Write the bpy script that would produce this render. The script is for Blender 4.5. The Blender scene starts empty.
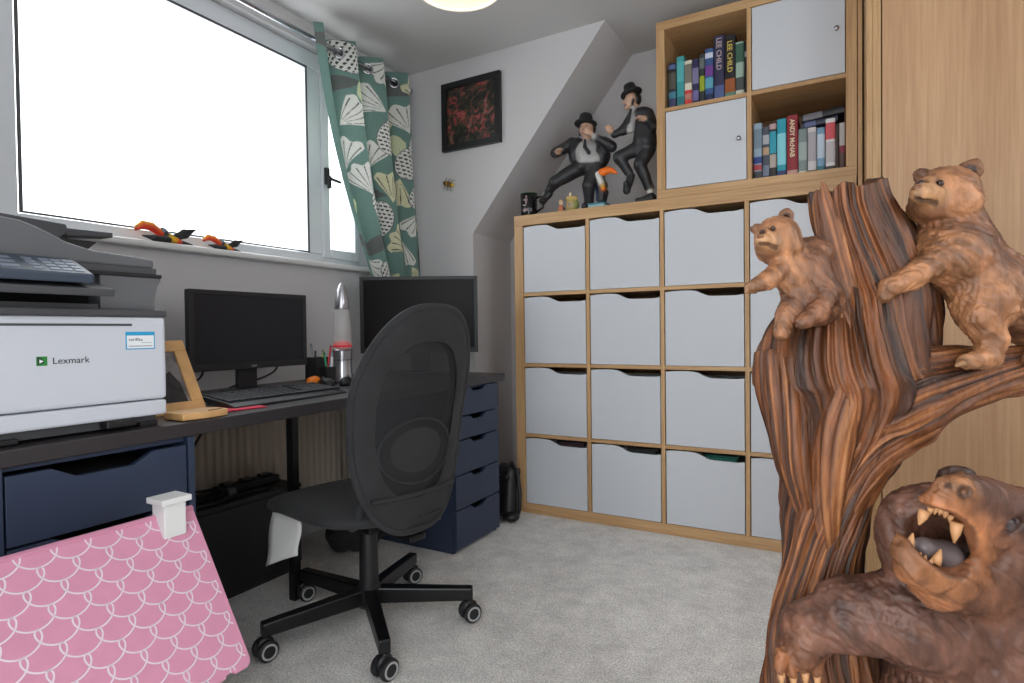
import bpy, bmesh, math, random
import numpy as np
from mathutils import Vector, Matrix, noise as mnoise

random.seed(7)
SC = bpy.context.scene
COL = SC.collection
PI = math.pi

# ------------------------------------------------------------------ camera
F_PX = 589.288
CAM = Vector((1.4373, -2.6111, 0.9065))
_y, _p, _r = 0.511708, -0.01791, -0.012088
FWD = Vector((-math.sin(_y) * math.cos(_p), math.cos(_y) * math.cos(_p), math.sin(_p)))
_rt = Vector((math.cos(_y), math.sin(_y), 0)); _up = _rt.cross(FWD)
RGT = _rt * math.cos(_r) + _up * math.sin(_r)
UPV = -_rt * math.sin(_r) + _up * math.cos(_r)
cd = bpy.data.cameras.new('camera'); cam = bpy.data.objects.new('camera', cd); COL.objects.link(cam)
cam.matrix_world = Matrix(((RGT.x, UPV.x, -FWD.x, CAM.x), (RGT.y, UPV.y, -FWD.y, CAM.y),
                           (RGT.z, UPV.z, -FWD.z, CAM.z), (0, 0, 0, 1)))
cd.sensor_width = 36; cd.lens = F_PX / 1024 * 36; cd.clip_start = 0.05
SC.camera = cam

# ------------------------------------------------------------------ world, light, exposure
w = bpy.data.worlds.new('overcast_sky'); SC.world = w; w.use_nodes = True
bg = w.node_tree.nodes['Background']; bg.inputs[0].default_value = (0.93, 0.97, 1.0, 1); bg.inputs[1].default_value = 1.0
SC.view_settings.view_transform = 'Standard'; SC.view_settings.look = 'None'
SC.view_settings.exposure = 2.2; SC.view_settings.gamma = 1.0; SC.view_settings.use_curve_mapping = False
SC.cycles.max_bounces = 10; SC.cycles.diffuse_bounces = 6; SC.cycles.sample_clamp_indirect = 6
def portal(name, loc, rot, sx, sy):
    l = bpy.data.lights.new(name, 'AREA'); l.shape = 'RECTANGLE'; l.size = sx; l.size_y = sy
    l.cycles.is_portal = True
    o = bpy.data.objects.new(name, l); o.location = loc; o.rotation_euler = rot; COL.objects.link(o)
portal('window_portal', (-0.93, -1.06, 1.74), (0, -PI / 2, 0), 1.1, 1.75)
portal('fill_doorway_portal', (1.3, -2.96, 1.05), (PI / 2, 0, PI), 1.0, 2.1)  # samples sky light through the added opening behind the camera
portal('fill_window_portal', (2.74, -1.9, 1.5), (0, PI / 2, 0), 1.1, 1.3)  # samples sky light through the added window in the right wall

# ------------------------------------------------------------------ helpers
def ray(u, v): return RGT * ((u - 512) / F_PX) + UPV * ((341.5 - v) / F_PX) + FWD
def at(u, v, d): return CAM + ray(u, v) * d                 # point seen at a pixel, at a real depth in metres
def onp(u, v, ax, c):                                       # point seen at a pixel, on an axis plane
    r = ray(u, v); return CAM + r * ((c - CAM[ax]) / r[ax])
def lin(c):
    if isinstance(c, str): c = tuple(int(c[i:i + 2], 16) for i in (0, 2, 4))
    return tuple((x / 255 / 12.92 if x / 255 <= .04045 else ((x / 255 + .055) / 1.055) ** 2.4) for x in c)
MATS = {}
def P(name, col, rough=.5, metal=0, bump=0, bscale=200, var=0, vscale=8, spec=.5, emit=0, alpha=1, trans=0, sheen=0, coat=0):
    m = bpy.data.materials.new(name); m.use_nodes = True; MATS[name] = m
    nt = m.node_tree; b = nt.nodes['Principled BSDF']; L = nt.links.new
    c = lin(col) + (1,)
    b.inputs['Base Color'].default_value = c; b.inputs['Roughness'].default_value = rough
    b.inputs['Metallic'].default_value = metal; b.inputs['Specular IOR Level'].default_value = spec
    b.inputs['Alpha'].default_value = alpha; b.inputs['Transmission Weight'].default_value = trans
    b.inputs['Sheen Weight'].default_value = sheen; b.inputs['Coat Weight'].default_value = coat
    if emit: b.inputs['Emission Color'].default_value = c; b.inputs['Emission Strength'].default_value = emit
    if var or bump:
        tc = nt.nodes.new('ShaderNodeTexCoord')
    if var:
        n = nt.nodes.new('ShaderNodeTexNoise'); n.inputs['Scale'].default_value = vscale; n.inputs['Detail'].default_value = 6
        L(tc.outputs['Object'], n.inputs['Vector'])
        r = nt.nodes.new('ShaderNodeMapRange'); r.inputs[1].default_value = .3; r.inputs[2].default_value = .7
        r.inputs[3].default_value = 1 - var; r.inputs[4].default_value = 1 + var
        L(n.outputs['Fac'], r.inputs[0])
        mx = nt.nodes.new('ShaderNodeMix'); mx.data_type = 'RGBA'; mx.blend_type = 'MULTIPLY'; mx.inputs[0].default_value = 1
        mx.inputs[6].default_value = c; L(r.outputs[0], mx.inputs[7]); L(mx.outputs[2], b.inputs['Base Color'])
    if bump:
        n2 = nt.nodes.new('ShaderNodeTexNoise'); n2.inputs['Scale'].default_value = bscale; n2.inputs['Detail'].default_value = 3
        L(tc.outputs['Object'], n2.inputs['Vector'])
        bp = nt.nodes.new('ShaderNodeBump'); bp.inputs['Strength'].default_value = bump; bp.inputs['Distance'].default_value = .004
        L(n2.outputs['Fac'], bp.inputs['Height']); L(bp.outputs['Normal'], b.inputs['Normal'])
    return m
def wood(name, c1, c2, grain, rough=.45, fine=90):
    """grain: axis along which the grain runs (0,1,2)"""
    m = bpy.data.materials.new(name); m.use_nodes = True; MATS[name] = m
    nt = m.node_tree; b = nt.nodes['Principled BSDF']; L = nt.links.new; b.inputs['Roughness'].default_value = rough
    tc = nt.nodes.new('ShaderNodeTexCoord'); mp = nt.nodes.new('ShaderNodeMapping')
    s = [fine, fine, fine]; s[grain] = fine * .035; mp.inputs['Scale'].default_value = s
    L(tc.outputs['Object'], mp.inputs['Vector'])
    n = nt.nodes.new('ShaderNodeTexNoise'); n.inputs['Scale'].default_value = 1.6; n.inputs['Detail'].default_value = 5; n.inputs['Roughness'].default_value = .6
    L(mp.outputs[0], n.inputs['Vector'])
    mp2 = nt.nodes.new('ShaderNodeMapping'); s2 = [9, 9, 9]; s2[grain] = .6; mp2.inputs['Scale'].default_value = s2
    L(tc.outputs['Object'], mp2.inputs['Vector'])
    n2 = nt.nodes.new('ShaderNodeTexNoise'); n2.inputs['Scale'].default_value = 1.5; n2.inputs['Detail'].default_value = 2
    L(mp2.outputs[0], n2.inputs['Vector'])
    ad = nt.nodes.new('ShaderNodeMath'); ad.operation = 'MULTIPLY_ADD'; ad.inputs[1].default_value = .4
    L(n2.outputs['Fac'], ad.inputs[0]); 
    ml = nt.nodes.new('ShaderNodeMath'); ml.operation = 'MULTIPLY'; ml.inputs[1].default_value = .6
    L(n.outputs['Fac'], ml.inputs[0]); L(ml.outputs[0], ad.inputs[2])
    cr = nt.nodes.new('ShaderNodeValToRGB'); cr.color_ramp.elements[0].position = .36; cr.color_ramp.elements[1].position = .64
    cr.color_ramp.elements[0].color = lin(c1) + (1,); cr.color_ramp.elements[1].color = lin(c2) + (1,)
    L(ad.outputs[0], cr.inputs[0]); L(cr.outputs[0], b.inputs['Base Color'])
    bp = nt.nodes.new('ShaderNodeBump'); bp.inputs['Strength'].default_value = .12; bp.inputs['Distance'].default_value = .001
    L(n.outputs['Fac'], bp.inputs['Height']); L(bp.outputs['Normal'], b.inputs['Normal'])
    return m
def vcol(name, rough=.5, var=0, vscale=30, bump=0, stretch=(1, 1, 1), metal=0, bdist=.003):
    """surface whose own colour is stored per vertex (prints, carved and painted things)"""
    m = bpy.data.materials.new(name); m.use_nodes = True; MATS[name] = m
    nt = m.node_tree; b = nt.nodes['Principled BSDF']; L = nt.links.new
    b.inputs['Roughness'].default_value = rough; b.inputs['Metallic'].default_value = metal
    a = nt.nodes.new('ShaderNodeAttribute'); a.attribute_name = 'Col'
    tc = nt.nodes.new('ShaderNodeTexCoord'); mp = nt.nodes.new('ShaderNodeMapping'); mp.inputs['Scale'].default_value = stretch
    L(tc.outputs['Object'], mp.inputs['Vector'])
    n = nt.nodes.new('ShaderNodeTexNoise'); n.inputs['Scale'].default_value = vscale; n.inputs['Detail'].default_value = 6; n.inputs['Roughness'].default_value = .6
    L(mp.outputs[0], n.inputs['Vector'])
    if var:
        r = nt.nodes.new('ShaderNodeMapRange'); r.inputs[1].default_value = .3; r.inputs[2].default_value = .7
        r.inputs[3].default_value = 1 - var; r.inputs[4].default_value = 1 + var
        L(n.outputs['Fac'], r.inputs[0])
        mx = nt.nodes.new('ShaderNodeMix'); mx.data_type = 'RGBA'; mx.blend_type = 'MULTIPLY'; mx.inputs[0].default_value = 1
        L(a.outputs['Color'], mx.inputs[6]); L(r.outputs[0], mx.inputs[7]); L(mx.outputs[2], b.inputs['Base Color'])
    else: L(a.outputs['Color'], b.inputs['Base Color'])
    if bump:
        bp = nt.nodes.new('ShaderNodeBump'); bp.inputs['Strength'].default_value = bump; bp.inputs['Distance'].default_value = bdist
        L(n.outputs['Fac'], bp.inputs['Height']); L(bp.outputs['Normal'], b.inputs['Normal'])
    return m

OFF = {}
def off_of(o): return OFF.get(o, Vector((0, 0, 0)))
def mesh_obj(name, V, Fc, mat, parent=None, smooth=False, bevel=0, cols=None, seg=2, sharp=None):
    o0 = off_of(parent) if parent else Vector((0, 0, 0))
    V = np.asarray(V, dtype=np.float64).reshape(-1, 3) - np.array(o0)
    me = bpy.data.meshes.new(name); me.from_pydata(V.tolist(), [], Fc if isinstance(Fc, list) else Fc.tolist()); me.update()
    if cols is not None:
        at_ = me.color_attributes.new('Col', 'FLOAT_COLOR', 'POINT')
        c4 = np.ones((len(V), 4), np.float32); c4[:, :3] = cols; at_.data.foreach_set('color', c4.ravel())
    if smooth: me.polygons.foreach_set('use_smooth', [True] * len(me.polygons))
    o = bpy.data.objects.new(name, me); COL.objects.link(o)
    if mat: me.materials.append(mat)
    if parent: o.parent = parent; OFF[o] = o0
    if bevel:
        b = o.modifiers.new('bevel', 'BEVEL'); b.width = bevel; b.segments = seg; b.limit_method = 'ANGLE'; b.angle_limit = .7
    return o
def tag(o, label=None, cat=None, group=None, kind=None):
    if label: o['label'] = label
    if cat: o['category'] = cat
    if group: o['group'] = group
    if kind: o['kind'] = kind
    return o
def thing(name, label, cat, loc=(0, 0, 0), rz=0, group=None, local=False):
    o = bpy.data.objects.new(name, None); o.empty_display_size = .05; COL.objects.link(o)
    o.location = loc; o.rotation_euler = (0, 0, rz)
    OFF[o] = Vector((0, 0, 0)) if local else Vector(loc)
    return tag(o, label, cat, group)
def copy_tree(o, parent=None):
    c = o.copy(); COL.objects.link(c); OFF[c] = off_of(o)
    if parent: c.parent = parent
    for ch in list(o.children): copy_tree(ch, c)
    return c

class MB:
    def __init__(s): s.v = []; s.f = []
    def add(s, V, Fc, M=None):
        n = len(s.v)
        if M is not None: V = [tuple(M @ Vector(p)) for p in V]
        s.v += [tuple(p) for p in V]; s.f += [tuple(i + n for i in f) for f in Fc]; return s
    def box(s, x0, x1, y0, y1, z0, z1, M=None):
        V = [(x, y, z) for z in (z0, z1) for y in (y0, y1) for x in (x0, x1)]
        return s.add(V, [(0, 2, 3, 1), (4, 5, 7, 6), (0, 1, 5, 4), (2, 6, 7, 3), (0, 4, 6, 2), (1, 3, 7, 5)], M)
    def tube(s, pts, r, n=8, caps=True, closed=False):
        pts = [Vector(p) for p in pts]; k = len(pts); rs = r if isinstance(r, (list, tuple)) else [r] * k
        V = []; Fc = []
        prev = None
        for i, p in enumerate(pts):
            if closed: t = pts[(i + 1) % k] - pts[i - 1]
            else: t = pts[min(i + 1, k - 1)] - pts[max(i - 1, 0)]
            t.normalize()
            if prev is None: a = t.orthogonal().normalized()
            else:
                a = prev - t * prev.dot(t)
                a = a.normalized() if a.length > 1e-6 else t.orthogonal().normalized()
            prev = a; b = t.cross(a)
            for j in range(n):
                th = 2 * PI * j / n; V.append(p + (a * math.cos(th) + b * math.sin(th)) * rs[i])
        for i in range(k if closed else k - 1):
            i2 = (i + 1) % k
            for j in range(n):
                Fc.append((i * n + j, i * n + (j + 1) % n, i2 * n + (j + 1) % n, i2 * n + j))
        if caps and not closed: Fc.append(tuple(range(n - 1, -1, -1))); Fc.append(tuple((k - 1) * n + j for j in range(n)))
        return s.add(V, Fc)
    def lathe(s, prof, n=24, M=None, cap=True):
        V = []; Fc = []; k = len(prof)
        for (r, z) in prof:
            for j in range(n):
                th = 2 * PI * j / n; V.append((r * math.cos(th), r * math.sin(th), z))
        for i in range(k - 1):
            for j in range(n):
                Fc.append((i * n + j, i * n + (j + 1) % n, (i + 1) * n + (j + 1) % n, (i + 1) * n + j))
        if cap: Fc.append(tuple(range(n - 1, -1, -1))); Fc.append(tuple((k - 1) * n + j for j in range(n)))
        return s.add(V, Fc, M)
    def prism(s, poly, h0, h1, M=None):
        """poly in xy, extruded along z"""
        k = len(poly); V = [(x, y, h0) for x, y in poly] + [(x, y, h1) for x, y in poly]
        Fc = [tuple(range(k - 1, -1, -1)), tuple(range(k, 2 * k))] + [(i, (i + 1) % k, (i + 1) % k + k, i + k) for i in range(k)]
        return s.add(V, Fc, M)
    def ball(s, c, r, n=14, m=9, M=None):
        rx, ry, rz = r if isinstance(r, (tuple, list)) else (r, r, r)
        V = [(c[0], c[1], c[2] - rz)]; Fc = []
        for i in range(1, m):
            ph = -PI / 2 + PI * i / m
            for j in range(n):
                th = 2 * PI * j / n
                V.append((c[0] + rx * math.cos(ph) * math.cos(th), c[1] + ry * math.cos(ph) * math.sin(th), c[2] + rz * math.sin(ph)))
        V.append((c[0], c[1], c[2] + rz)); T = len(V) - 1
        for j in range(n):
            Fc.append((0, 1 + (j + 1) % n, 1 + j)); Fc.append((T, T - n + j, T - n + (j + 1) % n))
        for i in range(m - 2):
            for j in range(n):
                Fc.append((1 + i * n + j, 1 + i * n + (j + 1) % n, 1 + (i + 1) * n + (j + 1) % n, 1 + (i + 1) * n + j))
        return s.add(V, Fc, M)
    def build(s, name, mat, parent=None, smooth=False, bevel=0, seg=2):
        return mesh_obj(name, s.v, s.f, mat, parent, smooth, bevel, seg=seg)
def box(name, mat, parent, *b, bevel=0, M=None): return MB().box(*b, M=M).build(name, mat, parent, bevel=bevel)
YZ = Matrix(((0, 0, 1, 0), (1, 0, 0, 0), (0, 1, 0, 0), (0, 0, 0, 1)))      # prism xy -> world yz, height -> x
XZ = Matrix(((1, 0, 0, 0), (0, 0, 1, 0), (0, 1, 0, 0), (0, 0, 0, 1)))      # prism xy -> world xz, height -> y
def text_mesh(name, body, size, mat, parent, M, depth=.0006, bold=0, align='LEFT'):
    cu = bpy.data.curves.new(name, 'FONT'); cu.body = body; cu.size = size; cu.extrude = depth; cu.offset = bold; cu.align_x = align; cu.resolution_u = 3
    to = bpy.data.objects.new(name, cu); COL.objects.link(to)
    dg = bpy.context.evaluated_depsgraph_get(); me = bpy.data.meshes.new_from_object(to.evaluated_get(dg))
    bpy.data.objects.remove(to); bpy.data.curves.remove(cu)
    me.name = name; me.transform(Matrix.Translation(-off_of(parent)) @ M); me.materials.clear(); me.materials.append(mat)
    o = bpy.data.objects.new(name, me); COL.objects.link(o); o.parent = parent; OFF[o] = off_of(parent); return o
def basis(o, x, y, z=None):
    x = Vector(x).normalized(); y = Vector(y).normalized(); z = x.cross(y)
    return Matrix(((x.x, y.x, z.x, o[0]), (x.y, y.y, z.y, o[1]), (x.z, y.z, z.z, o[2]), (0, 0, 0, 1)))

# ------------------------------------------------------------------ sculpting: signed distances + surface nets
def smin(a, b, k):
    h = np.clip(.5 + .5 * (b - a) / k, 0, 1); return b * (1 - h) + a * h - k * h * (1 - h)
class Sculpt:
    def __init__(s): s.ops = []
    def cap(s, a, b, ra, rb, col=(.5, .5, .5), k=.01, sub=False):
        s.ops.append(('c', np.array(a, np.float32), np.array(b, np.float32), ra, rb, np.array(col), k, sub)); return s
    def ell(s, c, r, col=(.5, .5, .5), k=.01, R=None, sub=False):
        s.ops.append(('e', np.array(c, np.float32), np.array(r, np.float32), None if R is None else np.array(R, np.float32), 0, np.array(col), k, sub)); return s
    def d(s, op, Pn):
        if op[0] == 'c':
            a, b = op[1], op[2]; ba = b - a; L = max(float(ba @ ba), 1e-12)
            q = Pn - a; t = np.clip(q @ ba / L, 0, 1)
            return np.sqrt(((q - t[:, None] * ba) ** 2).sum(1)) - (op[3] + (op[4] - op[3]) * t)
        q = Pn - op[1]
        if op[3] is not None: q = q @ op[3]
        k0 = np.sqrt(((q / op[2]) ** 2).sum(1)); k1 = np.sqrt(((q / op[2] ** 2) ** 2).sum(1)) + 1e-9
        return k0 * (k0 - 1) / k1
    def mesh(s, h, pad=.012, tau=.004):
        lo = []; hi = []
        for op in s.ops:
            if op[7]: continue
            if op[0] == 'c': lo += [np.minimum(op[1] - op[3], op[2] - op[4])]; hi += [np.maximum(op[1] + op[3], op[2] + op[4])]
            else: m = op[2].max() if op[3] is not None else op[2]; lo += [op[1] - m]; hi += [op[1] + m]
        lo = np.min(lo, 0) - pad; hi = np.max(hi, 0) + pad
        n = np.ceil((hi - lo) / h).astype(int) + 1
        ax = [lo[i] + h * np.arange(n[i], dtype=np.float32) for i in range(3)]
        G = np.stack(np.meshgrid(*ax, indexing='ij'), -1).reshape(-1, 3).astype(np.float32)
        D = np.full(len(G), 1e3, np.float32)
        for op in s.ops:
            dd = s.d(op, G)
            D = -smin(-D, dd, op[6]) if op[7] else (dd if D[0] > 500 else smin(D, dd, op[6]))
        V, Fc = surface_nets(D.reshape(n), lo, h)
        W = np.zeros(len(V)); C = np.zeros((len(V), 3)); V32 = V.astype(np.float32)
        for op in s.ops:
            dd = np.abs(s.d(op, V32)) if op[7] else s.d(op, V32)
            wt = np.exp(-np.clip(dd, -.02, .2) / tau) * (6 if op[7] else 1)
            if op[7]: wt = np.where(dd < h * 1.2, wt, 0)
            W += wt; C += wt[:, None] * op[5]
        return V, Fc, C / np.maximum(W, 1e-20)[:, None]
def surface_nets(D, lo, h):
    nx, ny, nz = D.shape
    cs = [(i, j, k) for i in (0, 1) for j in (0, 1) for k in (0, 1)]
    def corner(c): return D[c[0]:nx - 1 + c[0], c[1]:ny - 1 + c[1], c[2]:nz - 1 + c[2]]
    ins = sum((corner(c) < 0).astype(np.int8) for c in cs)
    act = (ins > 0) & (ins < 8); idx = -np.ones(act.shape, np.int64); I = np.argwhere(act); idx[act] = np.arange(len(I))
    cv = {c: corner(c)[act] for c in cs}
    acc = np.zeros((len(I), 3)); cnt = np.zeros(len(I))
    for a in cs:
        for axn in range(3):
            if a[axn]: continue
            b = list(a); b[axn] = 1; b = tuple(b); da, db = cv[a], cv[b]
            m = (da < 0) != (db < 0); t = np.where(m, da / np.where(m, da - db, 1), 0)
            p = np.array(a, float)[None, :].repeat(len(I), 0); p[:, axn] += t
            acc += p * m[:, None]; cnt += m
    V = lo + h * (I + acc / cnt[:, None])
    quads = []
    for axn in range(3):
        sl0 = [slice(None)] * 3; sl1 = [slice(None)] * 3; sl0[axn] = slice(0, -1); sl1[axn] = slice(1, None)
        s0 = D[tuple(sl0)] < 0; s1 = D[tuple(sl1)] < 0
        E = np.argwhere(s0 != s1); o1, o2 = [(1, 2), (2, 0), (0, 1)][axn]
        ok = (E[:, o1] > 0) & (E[:, o2] > 0) & (E[:, o1] < D.shape[o1] - 1) & (E[:, o2] < D.shape[o2] - 1); E = E[ok]
        fl = s0[tuple(E.T)]
        def cell(d1, d2):
            q = E.copy(); q[:, o1] += d1; q[:, o2] += d2; return idx[tuple(q.T)]
        q = np.stack([cell(-1, -1), cell(0, -1), cell(0, 0), cell(-1, 0)], 1)
        q[~fl] = q[~fl][:, ::-1]; quads.append(q)
    return V, np.concatenate(quads)
def vnormals(V, Fq):
    N = np.zeros_like(V); a = V[Fq[:, 2]] - V[Fq[:, 0]]; b = V[Fq[:, 3]] - V[Fq[:, 1]]; n = np.cross(a, b)
    for i in range(4): np.add.at(N, Fq[:, i], n)
    return N / (np.linalg.norm(N, axis=1)[:, None] + 1e-12)
_rng = np.random.RandomState(3); _LAT = _rng.rand(32, 32, 32)
def vnoise(Pn):
    Pn = np.asarray(Pn); i = np.floor(Pn).astype(int); f = Pn - i; f = f * f * (3 - 2 * f); r = 0
    for a in (0, 1):
        for b in (0, 1):
            for c in (0, 1):
                wgt = (f[:, 0] if a else 1 - f[:, 0]) * (f[:, 1] if b else 1 - f[:, 1]) * (f[:, 2] if c else 1 - f[:, 2])
                r = r + wgt * _LAT[(i[:, 0] + a) % 32, (i[:, 1] + b) % 32, (i[:, 2] + c) % 32]
    return r

# ------------------------------------------------------------------ materials
P('wall_paint', (198, 196, 197), .85, bump=.06, bscale=160)
P('ceiling_paint', (200, 199, 198), .9, bump=.05, bscale=140)
P('white_upvc', (214, 218, 222), .3); P('white_gloss', (214, 214, 212), .35)
P('black_plastic', (26, 26, 28), .45); P('black_gloss', (14, 14, 16), .12); P('screen', (42, 41, 44), .38, spec=.1)
P('dark_grey_plastic', (72, 73, 76), .5); P('mid_grey_plastic', (98, 99, 102), .5); P('chrome', (200, 200, 205), .18, metal=1)
P('black_metal', (18, 18, 20), .35, metal=.2); P('brushed', (190, 190, 195), .28, metal=1)
P('navy', (45, 57, 80), .5); P('dark_gap', (10, 10, 12), .9)
P('desk_top', (50, 46, 48), .4, var=.12, vscale=5, bump=.08, bscale=60); P('desk_edge', (38, 33, 33), .5, var=.2, vscale=40)
P('insert_white', (203, 206, 211), .4); P('board_raw', (120, 100, 80), .8)
P('printer_white', (205, 208, 216), .45); P('label_white', (235, 238, 240), .5); P('label_blue', (40, 160, 205), .5)
P('green_logo', (30, 130, 50), .5); P('logo_dark', (20, 70, 34), .5); P('text_dark', (45, 48, 54), .6); P('text_grey', (150, 152, 156), .5)
P('fabric_black', (36, 36, 38), .8, bump=.5, bscale=420, sheen=.06, var=.2, vscale=14)
P('paper', (225, 224, 222), .8); P('red_paper', (215, 45, 75), .6); P('orange', (240, 130, 30), .5)
P('light_wood', (205, 160, 105), .5, var=.14, vscale=22); P('pink', (202, 136, 161), .55, var=.04, vscale=40); P('silver_print', (228, 214, 224), .3, metal=.15)
P('black_paint', (20, 20, 22), .4); P('radiator_paint', (186, 172, 156), .45)
wood('oak_v', (174, 134, 90), (206, 168, 122), 2); wood('oak_h', (174, 134, 90), (206, 168, 122), 0)
wood('oak_inside', (120, 84, 52), (150, 108, 70), 1)
wood('oak_door', (184, 142, 104), (206, 166, 126), 2, fine=70)
def carpet():
    m = P('carpet', (178, 175, 172), .95, sheen=.2); nt = m.node_tree; b = nt.nodes['Principled BSDF']; L = nt.links.new
    tc = nt.nodes.new('ShaderNodeTexCoord')
    n = nt.nodes.new('ShaderNodeTexNoise'); n.inputs['Scale'].default_value = 9; n.inputs['Detail'].default_value = 10; n.inputs['Roughness'].default_value = .8; n.inputs['Distortion'].default_value = .1
    n2 = nt.nodes.new('ShaderNodeTexNoise'); n2.inputs['Scale'].default_value = 190; n2.inputs['Detail'].default_value = 3
    L(tc.outputs['Object'], n.inputs['Vector']); L(tc.outputs['Object'], n2.inputs['Vector'])
    cr = nt.nodes.new('ShaderNodeValToRGB'); e = cr.color_ramp.elements
    e[0].position = .36; e[0].color = lin((206, 203, 199)) + (1,); e[1].position = .6; e[1].color = lin((238, 235, 230)) + (1,)
    L(n.outputs['Fac'], cr.inputs[0])
    mr = nt.nodes.new('ShaderNodeMapRange'); mr.inputs[1].default_value = .3; mr.inputs[2].default_value = .7; mr.inputs[3].default_value = .62; mr.inputs[4].default_value = 1.25
    L(n2.outputs['Fac'], mr.inputs[0])
    mx = nt.nodes.new('ShaderNodeMix'); mx.data_type = 'RGBA'; mx.blend_type = 'MULTIPLY'; mx.inputs[0].default_value = 1
    L(cr.outputs[0], mx.inputs[6]); L(mr.outputs[0], mx.inputs[7]); L(mx.outputs[2], b.inputs['Base Color'])
    bp = nt.nodes.new('ShaderNodeBump'); bp.inputs['Strength'].default_value = .45; bp.inputs['Distance'].default_value = .005
    L(n2.outputs['Fac'], bp.inputs['Height']); L(bp.outputs['Normal'], b.inputs['Normal'])
carpet()
def glass(name='pane_glass', mixf=.05):
    m = bpy.data.materials.new(name); m.use_nodes = True; MATS[name] = m; nt = m.node_tree; nt.nodes.remove(nt.nodes['Principled BSDF'])
    t = nt.nodes.new('ShaderNodeBsdfTransparent'); g = nt.nodes.new('ShaderNodeBsdfGlossy'); g.inputs['Roughness'].default_value = .03
    mx = nt.nodes.new('ShaderNodeMixShader'); mx.inputs[0].default_value = mixf
    nt.links.new(t.outputs[0], mx.inputs[1]); nt.links.new(g.outputs[0], mx.inputs[2]); nt.links.new(mx.outputs[0], nt.nodes['Material Output'].inputs[0])
glass(); glass('lamp_glass', .12)
M_ = MATS

# ------------------------------------------------------------------ room shell
CEIL = 2.335; WX = -.70
def struct(name, mb, mat, label=None, bevel=0): return tag(mb.build(name, mat, bevel=bevel), label, kind='structure')
FL = -.010
struct('floor', MB().box(-.95, 2.75, -3.0, .55, -.06, FL), M_['carpet'], 'pale grey carpet')
struct('ceiling', MB().box(-.95, 2.75, -3.0, .55, CEIL, CEIL + .06), M_['ceiling_paint'])
OY0, OY1, OZ0, OZ1 = -1.86, -.27, 1.212, 2.235
struct('wall_left', MB().box(WX - .22, WX, -3.0, OY0, FL, CEIL).box(WX - .22, WX, OY1, .5, FL, CEIL).box(WX - .22, WX, OY0, OY1, FL, OZ0).box(WX - .22, WX, OY0, OY1, OZ1, CEIL), M_['wall_paint'])
struct('wall_back', MB().prism([(WX, FL), (-.256, FL), (-.256, 1.423), (.483, CEIL), (WX, CEIL)], 0, .40, XZ), M_['wall_paint'], 'grey painted wall with a slanted cut above the shelving recess')
struct('wall_recess', MB().box(-.3, 2.7, .40, .5, FL, CEIL), M_['wall_paint'])
struct('wall_right', MB().box(2.62, 2.72, -3.0, -2.55, FL, CEIL).box(2.62, 2.72, -1.25, .5, FL, CEIL).box(2.62, 2.72, -2.55, -1.25, FL, .95).box(2.62, 2.72, -2.55, -1.25, 2.05, CEIL), M_['wall_paint'])  # hole left for the added fill window, out of view
struct('wall_rear', MB().box(-.7, .8, -2.95, -2.85, FL, CEIL).box(1.8, 2.62, -2.95, -2.85, FL, CEIL).box(.8, 1.8, -2.95, -2.85, 2.1, CEIL), M_['wall_paint'])  # open doorway added behind the camera to let in frontal fill
struct('baseboard_left', MB().box(WX, WX + .015, -2.85, 0, FL, .11), M_['white_gloss'], bevel=.004)
struct('baseboard_back', MB().box(WX + .015, -.256, -.015, 0, FL, .11), M_['white_gloss'], bevel=.004)

# window
w1 = thing('window_1', 'white plastic framed window over the desk showing white sky', None, (WX, -1.06, OZ0)); w1['kind'] = 'structure'
GX = -.775
fx0, fx1 = -.82, -.745
m = MB(); m.box(fx0, fx1, OY0, -1.775, OZ0, OZ1).box(fx0, fx1, -.345, OY1, OZ0, OZ1).box(fx0, fx1, -1.775, -.345, 2.155, OZ1).box(fx0, fx1, -1.775, -.345, OZ0, 1.285)
m.build('window_frame', M_['white_upvc'], w1, bevel=.006)
box('mullion', M_['white_upvc'], w1, fx0, fx1, -.655, -.575, 1.285, 2.155, bevel=.006)
m = MB(); m.box(fx0 + .01, fx1 + .014, -.58, -.535, 1.27, 2.165).box(fx0 + .01, fx1 + .014, -.37, -.335, 1.27, 2.165).box(fx0 + .01, fx1 + .014, -.535, -.37, 2.12, 2.165).box(fx0 + .01, fx1 + .014, -.535, -.37, 1.27, 1.315)
sash = m.build('sash', M_['white_upvc'], w1, bevel=.005)
bd = MB(); bd.box(fx1, fx1 + .003, -1.775, -1.765, 1.285, 2.155).box(fx1, fx1 + .003, -.665, -.655, 1.285, 2.155).box(fx1, fx1 + .003, -1.765, -.665, 2.145, 2.155).box(fx1, fx1 + .003, -1.765, -.665, 1.285, 1.292)
bd.build('glazing_bead', M_['dark_grey_plastic'], w1)
box('pane', M_['pane_glass'], w1, GX - .003, GX, -1.775, -.655, 1.285, 2.155)
box('pane', M_['pane_glass'], w1, GX - .003, GX, -.535, -.37, 1.315, 2.12)
h = MB(); h.box(fx1 + .014, fx1 + .03, -.572, -.547, 1.62, 1.70).box(fx1 + .028, fx1 + .045, -.568, -.551, 1.60, 1.66).tube([(fx1 + .036, -.56, 1.65), (fx1 + .04, -.53, 1.645), (fx1 + .04, -.49, 1.642)], .008)
h.build('window_handle', M_['black_plastic'], w1, bevel=.003)
box('window_sill', M_['white_gloss'], w1, -.82, -.65, -1.95, -.30, OZ0, 1.236, bevel=.009)

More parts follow.
